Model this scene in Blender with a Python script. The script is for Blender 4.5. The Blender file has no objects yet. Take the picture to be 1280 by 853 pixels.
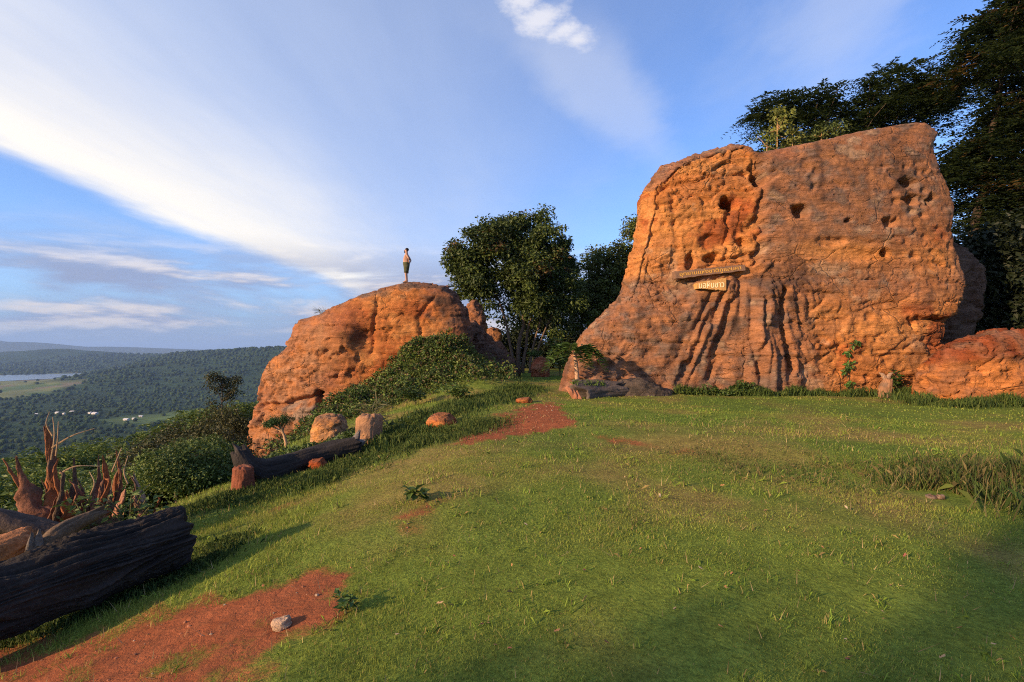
import bpy, bmesh, math, random
import numpy as np
from mathutils import Vector, Matrix

R = math.radians
sc = bpy.context.scene
col = sc.collection
rng = np.random.default_rng(7)
random.seed(7)

# ------------------------------------------------------------------ camera
EYE = 1.6
PITCH = 0.94
cam_d = bpy.data.cameras.new('camera')
cam_d.sensor_width = 36.0
cam_d.lens = 18.0
cam_d.clip_start = 0.05
cam_d.clip_end = 120000.0
cam = bpy.data.objects.new('camera', cam_d)
col.objects.link(cam)
cam.location = (0, 0, EYE)
cam.rotation_euler = (R(90 + PITCH), 0, 0)
sc.camera = cam

# ------------------------------------------------------------------ light
SUN_EL = 17.0
SUN_AZ = (-0.82, -0.572)          # horizontal direction towards the sun
az = math.atan2(SUN_AZ[0], SUN_AZ[1])   # clockwise from +Y
sun_d = bpy.data.lights.new('sun', 'SUN')
sun_d.energy = 5.0
sun_d.angle = R(0.6)
sun_d.color = (1.0, 0.68, 0.39)
sun = bpy.data.objects.new('sun', sun_d)
col.objects.link(sun)
sv = Vector((math.sin(az) * math.cos(R(SUN_EL)), math.cos(az) * math.cos(R(SUN_EL)), math.sin(R(SUN_EL))))
sun.rotation_euler = (-sv).to_track_quat('-Z', 'Y').to_euler()
sun.location = (-20, -20, 20)

sc.view_settings.view_transform = 'Standard'
sc.view_settings.look = 'None'
sc.view_settings.gamma = 1.0
sc.view_settings.exposure = 0.70
sc.cycles.use_denoising = False
sc.cycles.filter_width = 1.1
sc.cycles.max_bounces = 6
sc.cycles.diffuse_bounces = 3
sc.cycles.glossy_bounces = 2
sc.cycles.transmission_bounces = 3
sc.cycles.transparent_max_bounces = 6
sc.cycles.volume_bounces = 0

# ------------------------------------------------------------------ node helpers
class NT:
    def __init__(self, tree):
        self.t = tree
    def n(self, typ, **kw):
        nd = self.t.nodes.new(typ)
        for k, v in kw.items():
            if k.startswith('i_'):
                key = k[2:]
                key = int(key) if key.isdigit() else key.replace('_', ' ')
                nd.inputs[key].default_value = v
            else:
                setattr(nd, k, v)
        return nd
    def l(self, a, b):
        self.t.links.new(a, b)
    def math(self, op, a, b=None, c=None, clamp=False):
        nd = self.t.nodes.new('ShaderNodeMath')
        nd.operation = op
        nd.use_clamp = clamp
        for i, v in enumerate((a, b, c)):
            if v is None:
                continue
            if isinstance(v, (int, float)):
                nd.inputs[i].default_value = v
            else:
                self.l(v, nd.inputs[i])
        return nd.outputs[0]
    def ramp(self, v, lo, hi, a=0.0, b=1.0, smooth=True):
        nd = self.t.nodes.new('ShaderNodeMapRange')
        nd.interpolation_type = 'SMOOTHSTEP' if smooth else 'LINEAR'
        for i, x in zip((1, 2, 3, 4), (lo, hi, a, b)):
            nd.inputs[i].default_value = x
        self.l(v, nd.inputs[0])
        return nd.outputs[0]
    def mix(self, f, a, b, blend='MIX'):
        nd = self.t.nodes.new('ShaderNodeMix')
        nd.data_type = 'RGBA'
        nd.blend_type = blend
        for s, v in ((nd.inputs[0], f), (nd.inputs[6], a), (nd.inputs[7], b)):
            if isinstance(v, (int, float)):
                s.default_value = v
            elif isinstance(v, tuple):
                s.default_value = (*v, 1.0) if len(v) == 3 else v
            else:
                self.l(v, s)
        return nd.outputs[2]
    def noise(self, vec, scale, detail=4, rough=0.55, dist=0.0):
        nd = self.t.nodes.new('ShaderNodeTexNoise')
        nd.inputs['Scale'].default_value = scale
        nd.inputs['Detail'].default_value = detail
        nd.inputs['Roughness'].default_value = rough
        nd.inputs['Distortion'].default_value = dist
        if vec is not None:
            self.l(vec, nd.inputs['Vector'])
        return nd.outputs['Fac']
    def mapping(self, vec, scale=(1, 1, 1), loc=(0, 0, 0), rot=(0, 0, 0)):
        nd = self.t.nodes.new('ShaderNodeMapping')
        nd.inputs['Scale'].default_value = scale
        nd.inputs['Location'].default_value = loc
        nd.inputs['Rotation'].default_value = rot
        self.l(vec, nd.inputs['Vector'])
        return nd.outputs[0]

# ------------------------------------------------------------------ world: sky and clouds
world = bpy.data.worlds.new('World')
sc.world = world
world.use_nodes = True
wt = world.node_tree
wt.nodes.clear()
W = NT(wt)
w_out = W.n('ShaderNodeOutputWorld')
w_bg = W.n('ShaderNodeBackground')
W.l(w_bg.outputs[0], w_out.inputs[0])
sky = W.n('ShaderNodeTexSky')
sky.sky_type = 'NISHITA'
sky.sun_disc = False
sky.sun_elevation = R(SUN_EL)
sky.sun_rotation = az
sky.altitude = 500
sky.air_density = 1.0
sky.dust_density = 0.6
sky.ozone_density = 2.0
SKY_STRENGTH = 0.115
w_bg.inputs['Strength'].default_value = SKY_STRENGTH
K = 1.0 / SKY_STRENGTH
tc = W.n('ShaderNodeTexCoord')
sep = W.n('ShaderNodeSeparateXYZ')
W.l(tc.outputs['Generated'], sep.inputs[0])
dx, dy, dz = sep.outputs[0], sep.outputs[1], sep.outputs[2]
zc = W.math('ADD', W.math('MAXIMUM', dz, 0.0), 0.012)
u = W.math('DIVIDE', dx, zc)
v = W.math('DIVIDE', dy, zc)
comb = W.n('ShaderNodeCombineXYZ')
W.l(u, comb.inputs[0]); W.l(v, comb.inputs[1])
P = comb.outputs[0]
# high sheet of cloud with a hard western edge, running away along Y
wob = W.noise(W.mapping(P, (0.9, 0.45, 1)), 1.0, 5, 0.6)
wob2 = W.noise(W.mapping(P, (3.0, 1.1, 1), (4, 2, 0)), 1.0, 6, 0.65)
ue = W.math('ADD', u, W.math('MULTIPLY', W.math('SUBTRACT', wob, 0.5), 0.9))
ue = W.math('ADD', ue, W.math('MULTIPLY', W.math('SUBTRACT', wob2, 0.5), 0.22))
edge = W.ramp(ue, -2.66, -2.22)
body = W.ramp(ue, 0.9, -1.8)
body = W.math('POWER', body, 0.85)
streak = W.noise(W.mapping(P, (1.7, 0.22, 1), (1, 5, 0)), 1.0, 5, 0.6)
body = W.math('MULTIPLY', body, W.ramp(streak, 0.2, 0.75, 0.84, 1.08))
sheet = W.math('MULTIPLY', edge, body, clamp=True)
# thin veils elsewhere
veil = W.noise(W.mapping(P, (0.9, 0.5, 1), (7, 3.2, 0), (0, 0, 0.6)), 1.0, 5, 0.55)
veil = W.math('MULTIPLY', W.ramp(veil, 0.50, 0.78), 0.35)
# a low bank of soft clouds along the horizon
bankv = W.mapping(tc.outputs['Generated'], (3.2, 3.2, 15.0), (0.4, 1.3, 0.17))
bank_n = W.noise(bankv, 1.0, 7, 0.56, 0.3)
bank_m = W.math('MULTIPLY', W.ramp(dz, 0.215, 0.11), W.ramp(dz, 0.0, 0.05))
bank = W.math('MULTIPLY', W.ramp(bank_n, 0.33, 0.54), bank_m)
bank_light = W.ramp(W.math('SUBTRACT', bank_n, W.noise(W.mapping(tc.outputs['Generated'], (3.2, 3.2, 15.0), (0.4, 1.3, 0.42)), 1.0, 5, 0.56, 0.3)), -0.02, 0.12)
# a few small cumulus puffs high up
puffs = None
for (cu, cv, cr) in ((0.085, 1.50, 0.085), (0.155, 1.56, 0.06), (0.215, 1.60, 0.06), (0.03, 1.42, 0.07), (1.9, 1.2, 0.1), (-0.9, -1.1, 0.12)):
    sx = W.math('SUBTRACT', u, cu); sy = W.math('SUBTRACT', v, cv)
    d2 = W.math('SQRT', W.math('ADD', W.math('MULTIPLY', sx, sx), W.math('MULTIPLY', W.math('MULTIPLY', sy, sy), 0.8)))
    b = W.math('SUBTRACT', 1.0, W.math('DIVIDE', d2, cr))
    puffs = b if puffs is None else W.math('MAXIMUM', puffs, b)
pn = W.noise(W.mapping(P, (1, 1, 1), (2, 2, 0)), 9.0, 7, 0.66)
puff = W.ramp(W.math('ADD', puffs, W.math('MULTIPLY', W.math('SUBTRACT', pn, 0.5), 2.4)), -0.2, 0.9)

# faint wisps trailing away from them
wn_ = W.noise(W.mapping(P, (2.2, 1.3, 1), (3, 1, 0), (0, 0, 0.5)), 1.0, 5, 0.6)
wl = W.math('SUBTRACT', W.math('MULTIPLY', W.math('SUBTRACT', u, 0.10), 1.55), W.math('SUBTRACT', v, 1.55))
wl = W.math('ADD', W.math('ABSOLUTE', wl), W.math('MULTIPLY', W.math('SUBTRACT', wn_, 0.5), 0.9))
wisp = W.math('MULTIPLY', W.ramp(wl, 0.42, 0.0), W.math('MULTIPLY', W.ramp(v, 1.35, 1.7), W.ramp(v, 3.2, 2.0)))
wl2 = W.math('ADD', W.math('ABSOLUTE', W.math('SUBTRACT', W.math('MULTIPLY', v, 0.62), u)), W.math('MULTIPLY', W.math('SUBTRACT', wn_, 0.5), 0.9))
wisp = W.math('MAXIMUM', wisp, W.math('MULTIPLY', W.ramp(wl2, 0.36, 0.0), W.ramp(v, 2.4, 1.2)))
skyc = W.n('ShaderNodeHueSaturation')
skyc.inputs['Saturation'].default_value = 1.0
skyc.inputs['Value'].default_value = 1.0
W.l(sky.outputs[0], skyc.inputs['Color'])
c = skyc.outputs[0]
SKYGRADE = W.mix(1.0, c, (0.88, 1.04, 1.42), 'MULTIPLY')
c = SKYGRADE
hz = W.ramp(dz, 0.16, 0.0)
c = W.mix(W.math('MULTIPLY', hz, 0.75), c, (0.12 * K, 0.20 * K, 0.40 * K))
c = W.mix(veil, c, (0.40 * K, 0.44 * K, 0.52 * K))
sheet_col = W.mix(W.ramp(ue, -0.7, -2.5), (0.40 * K, 0.46 * K, 0.60 * K), (0.80 * K, 0.73 * K, 0.61 * K))
c = W.mix(W.math('MULTIPLY', sheet, 0.88), c, sheet_col)
bank_col = W.mix(bank_light, (0.21 * K, 0.245 * K, 0.37 * K), (0.56 * K, 0.50 * K, 0.48 * K))
c = W.mix(W.math('MULTIPLY', bank, 0.92), c, bank_col)
c = W.mix(W.math('MULTIPLY', wisp, 0.30), c, (0.55 * K, 0.56 * K, 0.60 * K))
c = W.mix(W.math('MULTIPLY', puff, 0.8), c, (0.58 * K, 0.57 * K, 0.60 * K))
W.l(c, w_bg.inputs['Color'])

# ------------------------------------------------------------------ numpy noise
def _h(ix, iy, iz, seed):
    n = (ix.astype(np.uint32) * np.uint32(374761393) + iy.astype(np.uint32) * np.uint32(668265263)
         + iz.astype(np.uint32) * np.uint32(2246822519) + np.uint32((seed * 3266489917) & 0xffffffff))
    n = (n ^ (n >> np.uint32(13))) * np.uint32(1274126177)
    n = (n ^ (n >> np.uint32(16))) * np.uint32(2654435761)
    return n ^ (n >> np.uint32(15))

def gnoise(x, y, z, seed=0):
    """gradient noise, roughly -1..1"""
    x = np.asarray(x, float); y = np.asarray(y, float) + np.zeros_like(x); z = np.asarray(z, float) + np.zeros_like(x)
    fx, fy, fz = np.floor(x), np.floor(y), np.floor(z)
    ix, iy, iz = fx.astype(np.int64), fy.astype(np.int64), fz.astype(np.int64)
    tx, ty, tz = x - fx, y - fy, z - fz
    ux, uy, uz = [t * t * t * (t * (t * 6 - 15) + 10) for t in (tx, ty, tz)]
    out = np.zeros_like(x)
    for a in (0, 1):
        wx = ux if a else 1 - ux
        for b in (0, 1):
            wy = uy if b else 1 - uy
            for c_ in (0, 1):
                wz = uz if c_ else 1 - uz
                h = _h(ix + a, iy + b, iz + c_, seed)
                gx = (h & np.uint32(1023)) / 511.5 - 1
                gy = ((h >> np.uint32(10)) & np.uint32(1023)) / 511.5 - 1
                gz = ((h >> np.uint32(20)) & np.uint32(1023)) / 511.5 - 1
                out += wx * wy * wz * (gx * (tx - a) + gy * (ty - b) + gz * (tz - c_))
    return out * 1.5

def fbm(x, y, z, oct=4, seed=0, gain=0.5, lac=2.03):
    s = 0.0; a = 1.0
    for o in range(oct):
        s = s + a * gnoise(x, y, z, seed + o * 17)
        x, y, z = x * lac, y * lac, z * lac
        a *= gain
    return s

def cell(x, y, z, seed=0):
    """F1, F2 distances of cellular noise"""
    x = np.asarray(x, float); y = np.asarray(y, float) + np.zeros_like(x); z = np.asarray(z, float) + np.zeros_like(x)
    ix, iy, iz = [np.floor(q).astype(np.int64) for q in (x, y, z)]
    f1 = np.full(x.shape, 9.0); f2 = np.full(x.shape, 9.0)
    for a in (-1, 0, 1):
        for b in (-1, 0, 1):
            for c_ in (-1, 0, 1):
                h = _h(ix + a, iy + b, iz + c_, seed)
                px = ix + a + (h & np.uint32(1023)) / 1023.0
                py = iy + b + ((h >> np.uint32(10)) & np.uint32(1023)) / 1023.0
                pz = iz + c_ + ((h >> np.uint32(20)) & np.uint32(1023)) / 1023.0
                d = np.sqrt((px - x) ** 2 + (py - y) ** 2 + (pz - z) ** 2)
                f2 = np.minimum(f2, np.maximum(f1, d)); f1 = np.minimum(f1, d)
    return f1, f2

def cellid(x, y, z, seed=0):
    """a random value per nearest cell, -1..1, and the distance to the cell border"""
    x = np.asarray(x, float); y = np.asarray(y, float) + np.zeros_like(x); z = np.asarray(z, float) + np.zeros_like(x)
    ix, iy, iz = [np.floor(q).astype(np.int64) for q in (x, y, z)]
    f1 = np.full(x.shape, 9.0); f2 = np.full(x.shape, 9.0); v = np.zeros(x.shape)
    for a in (-1, 0, 1):
        for b in (-1, 0, 1):
            for c_ in (-1, 0, 1):
                h = _h(ix + a, iy + b, iz + c_, seed)
                px = ix + a + (h & np.uint32(1023)) / 1023.0
                py = iy + b + ((h >> np.uint32(10)) & np.uint32(1023)) / 1023.0
                pz = iz + c_ + ((h >> np.uint32(20)) & np.uint32(1023)) / 1023.0
                d = np.sqrt((px - x) ** 2 + (py - y) ** 2 + (pz - z) ** 2)
                m = d < f1
                f2 = np.minimum(f2, np.maximum(f1, d)); f1 = np.minimum(f1, d)
                v = np.where(m, ((h >> np.uint32(5)) & np.uint32(255)) / 127.5 - 1, v)
    return v, f2 - f1

def sp(x, k=1.0):
    return np.logaddexp(0, np.asarray(x, float) / k) * k
def sstep(x, a, b):
    t = np.clip((np.asarray(x, float) - a) / (b - a), 0, 1)
    return t * t * (3 - 2 * t)

# ------------------------------------------------------------------ photo geometry -> place
F = 640.0
cp, spn = math.cos(R(PITCH)), math.sin(R(PITCH))
def ray(px, py):
    a = (px - 640.0) / F; b = (426.5 - py) / F
    v_ = np.array([a, cp - b * spn, spn + b * cp])
    return v_ / v_[1]
def at(px, py, d):
    r_ = ray(px, py)
    return np.array([r_[0] * d, d, EYE + r_[2] * d])

# ------------------------------------------------------------------ terrain
CREST = [(-200, 441, 9000), (-60, 440, 8000), (10, 440, 7600), (75, 436, 7300), (150, 442, 6900), (215, 446, 6200),
         (262, 440, 5200), (345, 435, 4300), (430, 433, 3800), (540, 438, 3500), (700, 440, 3600), (1000, 440, 4200)]
CREST = np.array([at(*q) for q in CREST])
MOUNT = np.array([at(-420, 420, 15000), at(-150, 416, 15000), at(-20, 423, 15200), at(80, 431, 15500), at(190, 435, 16000), at(330, 438, 17000)])
def to_line(x, y, pts):
    best = np.full(np.shape(x), 1e18); hh = np.zeros(np.shape(x))
    for a, b in zip(pts[:-1], pts[1:]):
        ab = b[:2] - a[:2]
        t = np.clip(((x - a[0]) * ab[0] + (y - a[1]) * ab[1]) / (ab @ ab), 0, 1)
        d = np.hypot(x - a[0] - t * ab[0], y - a[1] - t * ab[1])
        m = d < best
        best = np.where(m, d, best); hh = np.where(m, a[2] + t * (b[2] - a[2]), hh)
    return best, hh

VAL = -220.0
def lake_mask(x, y):
    cx, cy = -3960.0, 3980.0
    n = fbm(x / 420.0, y / 420.0, 3.3, 3, 91)
    ddx = (x - cx) / 430.0; ddy = (y - cy) / 800.0
    return 1.0 - np.sqrt(ddx * ddx + ddy * ddy) + 0.28 * n

def height(x, y):
    x = np.atleast_1d(np.asarray(x, float)); y = np.atleast_1d(np.asarray(y, float))
    # lawn and the slope down to the left
    xc = -0.9 - 0.5 * sstep(y, 10, 24)
    z = -0.20 * sp(-(x - xc), 0.35)
    xe = -6.3 - 1.6 * sstep(y, 12, 22)
    xe = xe + 0.5 * gnoise(x * 0.2, y * 0.2, 0.5, 5)
    z = z - 0.42 * sp(-(x - xe), 0.8)
    # ground against the far rock
    z = z + 2.35 * np.exp(-((x + 4.1) / 2.3) ** 2 - ((y - 24.6) / 2.0) ** 2)
    z = z + 0.55 * np.exp(-((x + 7.6) / 1.5) ** 2 - ((y - 22.6) / 1.5) ** 2)
    z = z + 0.5 * np.exp(-((x + 2.0) / 2.5) ** 2 - ((y - 23.0) / 3.0) ** 2)
    # low step in the lawn, undulation
    ln = (y - 6.3) - (5.0 - x) * 0.97
    near = np.exp(-((x - 3) / 9.0) ** 2 - ((y - 9) / 8.0) ** 2)
    z = z + near * (0.05 * np.tanh(ln / 0.5) + 0.05)
    z = z + 0.10 * np.exp(-((x - 6.3) / 1.6) ** 2 - ((y - 6.6) / 1.0) ** 2)
    fade = np.exp(-(x * x + y * y) / 60.0 ** 2)
    z = z + fade * (0.06 * gnoise(x * 0.35, y * 0.35, 1.7, 11) + 0.025 * gnoise(x * 1.3, y * 1.3, 2.7, 12) + 0.008 * gnoise(x * 4.5, y * 4.5, 3.7, 13))
    # bare earth worn slightly lower
    # plateau behind the camera and to the right ends far off as well
    z = z - 0.30 * sp(y - 75, 6.0) - 0.25 * sp(x - 95, 6.0) - 0.25 * sp(-y - 80, 6.0)
    # valley
    low = z < -60
    if np.any(low):
        z = np.array(z)
        z[low] = np.logaddexp(z[low] / 6.0, far_height(x[low], y[low]) / 6.0) * 6.0
    return z

def far_height(x, y):
    lm_ = lake_mask(x, y)
    floor = VAL + 4.0 * fbm(x / 700.0, y / 700.0, 0.3, 3, 31)
    floor = np.where(lm_ > -0.15, VAL - 1.5, floor)
    d, ch = to_line(x, y, CREST)
    rn = fbm(x / 900.0, y / 900.0, 9.1, 4, 33)
    sg = 900.0 * (1 + 0.25 * rn)
    ridge = (ch + 220.0) * (np.exp(-(d / sg) ** 2)) * (1 + 0.02 * rn) + 16 * np.exp(-(d / 1500.0) ** 2) * fbm(x / 300.0, y / 300.0, 4.1, 3, 35) * sstep(d, 30, 500)
    ridge = ridge * (1 - sstep(lm_, -1.1, -0.3))
    d2, mh = to_line(x, y, MOUNT)
    mount = (mh + 220.0) * np.exp(-(d2 / 1500.0) ** 2)
    return floor + np.maximum(ridge, 0) + mount

def hit(px, py, dmax=300.0):
    """where the ground is met along a line of sight"""
    r_ = ray(px, py)
    d = np.concatenate([np.linspace(1.2, 40, 1600), np.linspace(40.2, dmax, 1500)])
    g = height(r_[0] * d, d) - (EYE + r_[2] * d)
    i = int(np.argmax(g > 0)) if (g > 0).any() else int(np.argmin(np.abs(d - 20)))
    return np.array([r_[0] * d[i], d[i], height(np.array([r_[0] * d[i]]), np.array([d[i]]))[0]])

def gz(x, y):
    return float(height(np.array([x]), np.array([y]))[0])

# bare red earth: strokes (points, radius)
def stroke(pts, rad, k=1.0):
    return (k, [(hit(*p)[:2], r_) for p, r_ in zip(pts, rad)])
DIRT = [stroke([(-40, 880), (60, 862), (160, 850), (250, 838), (310, 815)], [0.6, 0.6, 0.55, 0.5, 0.3]),
        stroke([(-60, 850), (60, 830), (150, 805), (230, 785), (300, 765), (380, 738), (440, 715)], [0.5, 0.5, 0.46, 0.42, 0.38, 0.30, 0.12]),
        stroke([(250, 850), (300, 830), (340, 790), (390, 760)], [0.26, 0.24, 0.2, 0.14]),
        stroke([(582, 552), (625, 541), (660, 528), (672, 514), (684, 503)], [0.34, 0.70, 0.95, 0.62, 0.25]),
        stroke([(505, 655), (530, 635), (552, 622)], [0.14, 0.2, 0.14], 0.62),
        stroke([(590, 588), (612, 587), (628, 588)], [0.10, 0.16, 0.1], 0.62),
        stroke([(450, 590), (478, 583), (500, 577)], [0.12, 0.22, 0.12], 0.62),
        stroke([(1015, 582), (1075, 585), (1130, 590)], [0.16, 0.3, 0.2], 0.62),
        stroke([(740, 545), (800, 555), (850, 563), (880, 572)], [0.12, 0.2, 0.22, 0.12], 0.62),
        stroke([(330, 640), (375, 628), (400, 622)], [0.1, 0.16, 0.1], 0.62),
        stroke([(255, 640), (285, 630)], [0.12, 0.12], 0.62)]
def dirt(x, y):
    x = np.asarray(x, float); y = np.asarray(y, float)
    m = np.full(x.shape, -9.0)
    K_ = np.ones(x.shape)
    for kk, st in DIRT:
        for (a, ra), (b, rb) in zip(st[:-1], st[1:]):
            ab = b - a
            t = np.clip(((x - a[0]) * ab[0] + (y - a[1]) * ab[1]) / max(ab @ ab, 1e-6), 0, 1)
            d = np.hypot(x - a[0] - t * ab[0], y - a[1] - t * ab[1])
            rr = ra + t * (rb - ra)
            mm = (rr - d) / (0.35 + 0.5 * rr)
            K_ = np.where(mm > m, kk, K_); m = np.maximum(m, mm)
    sel = m > -1.5
    n = np.zeros(x.shape)
    if sel.any():
        n[sel] = fbm(x[sel] * 1.6, y[sel] * 1.6, 0.2, 4, 41, 0.6)
    return np.clip(0.46 + m * 0.75 + 0.62 * n * (m > -1.5), 0, 1) * (m > -1.5) * K_

# ------------------------------------------------------------------ mesh helpers
def mesh_from(name, verts, faces_flat, loop_tot, colors=None, smooth=False, mats=None, fl=None):
    me = bpy.data.meshes.new(name)
    verts = np.ascontiguousarray(verts, np.float32)
    faces_flat = np.ascontiguousarray(faces_flat, np.int32)
    loop_tot = np.ascontiguousarray(loop_tot, np.int32)
    me.vertices.add(len(verts)); me.vertices.foreach_set('co', verts.ravel())
    me.loops.add(len(faces_flat)); me.loops.foreach_set('vertex_index', faces_flat)
    me.polygons.add(len(loop_tot))
    st = np.concatenate([[0], np.cumsum(loop_tot)[:-1]]).astype(np.int32)
    me.polygons.foreach_set('loop_start', st)
    try:
        me.polygons.foreach_set('loop_total', loop_tot)
    except Exception:
        pass
    me.polygons.foreach_set('use_smooth', np.full(len(loop_tot), bool(smooth)))
    me.update(calc_edges=True)
    if colors is not None:
        set_col(me, colors)
    if fl:
        for k, a in fl.items():
            at_ = me.attributes.new(k, 'FLOAT', 'POINT')
            at_.data.foreach_set('value', np.ascontiguousarray(a, np.float32))
    for m in (mats or []):
        me.materials.append(m)
    return me

def set_col(me, colors):
    c4 = np.ones((len(me.vertices), 4), np.float32)
    c4[:, :3] = colors
    a = me.color_attributes.new('Col', 'FLOAT_COLOR', 'POINT')
    a.data.foreach_set('color', c4.ravel())

def link(name, me, parent=None, label=None, cat=None, group=None, kind=None):
    o = bpy.data.objects.new(name, me)
    col.objects.link(o)
    if parent is not None:
        o.parent = parent
    if label: o['label'] = label
    if cat: o['category'] = cat
    if group: o['group'] = group
    if kind: o['kind'] = kind
    return o

def empty(name, loc, label, cat, group=None, rz=0.0):
    o = link(name, None, None, label, cat, group)
    o.location = loc
    o.rotation_euler = (0, 0, rz)
    o.empty_display_size = 0.2
    return o

def copy_tree(o, parent=None):
    c_ = o.copy()
    col.objects.link(c_)
    c_.parent = parent
    for ch in list(o.children):
        copy_tree(ch, c_)
    return c_

class Geo:
    """collects polygons into one mesh"""
    def __init__(s):
        s.v = []; s.f = []; s.c = []
        s.n = 0
    def add(s, verts, faces, color=None):
        verts = np.asarray(verts, float)
        s.v.append(verts)
        for f in faces:
            s.f.append([i + s.n for i in f])
        s.c.append(np.tile(np.asarray(color if color is not None else (1, 1, 1), float), (len(verts), 1)) if (color is None or np.ndim(color) == 1) else color)
        s.n += len(verts)
    def mesh(s, name, mat, smooth=False):
        v_ = np.concatenate(s.v); c_ = np.concatenate(s.c)
        tot = np.array([len(f) for f in s.f])
        flat = np.concatenate([np.asarray(f) for f in s.f])
        return mesh_from(name, v_, flat, tot, c_, smooth, [mat])
    def box(s, c_, half, color=None, rot=None):
        p = np.array([[a, b, d] for a in (-1, 1) for b in (-1, 1) for d in (-1, 1)], float) * np.asarray(half)
        if rot is not None:
            p = p @ np.array(rot).T
        s.add(p + np.asarray(c_), [(0, 1, 3, 2), (4, 6, 7, 5), (0, 4, 5, 1), (2, 3, 7, 6), (0, 2, 6, 4), (1, 5, 7, 3)], color)

def frames(pts):
    pts = np.asarray(pts, float)
    t = np.gradient(pts, axis=0)
    t /= np.linalg.norm(t, axis=1)[:, None] + 1e-9
    ref = np.array([0, 0, 1.0]) if abs(t[0][2]) < 0.9 else np.array([0, 1.0, 0])
    n0 = ref - t[0] * (ref @ t[0]); n0 /= np.linalg.norm(n0)
    N = [n0]
    for i in range(1, len(pts)):
        n_ = N[-1] - t[i] * (N[-1] @ t[i])
        N.append(n_ / (np.linalg.norm(n_) + 1e-9))
    N = np.array(N)
    return t, N, np.cross(t, N)

def smooth_path(pts, n):
    pts = np.asarray(pts, float)
    k = len(pts)
    if k < 3:
        t = np.linspace(0, 1, n)[:, None]
        return pts[0] * (1 - t) + pts[-1] * t
    ext = np.vstack([2 * pts[0] - pts[1], pts, 2 * pts[-1] - pts[-2]])
    s = np.linspace(0, k - 1 - 1e-6, n)
    i = s.astype(int); t = (s - i)[:, None]
    p0, p1, p2, p3 = ext[i], ext[i + 1], ext[i + 2], ext[i + 3]
    return 0.5 * (2 * p1 + (p2 - p0) * t + (2 * p0 - 5 * p1 + 4 * p2 - p3) * t ** 2 + (3 * p1 - p0 - 3 * p2 + p3) * t ** 3)

def tube(pts, rad, segs=6):
    """plain tapered tube: verts, faces"""
    pts = np.asarray(pts, float); rad = np.asarray(rad, float)
    t, N, B = frames(pts)
    a = np.arange(segs) * 2 * math.pi / segs
    v_ = (pts[:, None] + rad[:, None, None] * (np.cos(a)[None, :, None] * N[:, None] + np.sin(a)[None, :, None] * B[:, None])).reshape(-1, 3)
    f = []
    for i in range(len(pts) - 1):
        for j in range(segs):
            k = (j + 1) % segs
            f.append((i * segs + j, i * segs + k, (i + 1) * segs + k, (i + 1) * segs + j))
    f.append(tuple(range(segs))[::-1]); f.append(tuple(range((len(pts) - 1) * segs, len(pts) * segs)))
    return v_, f

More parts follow.
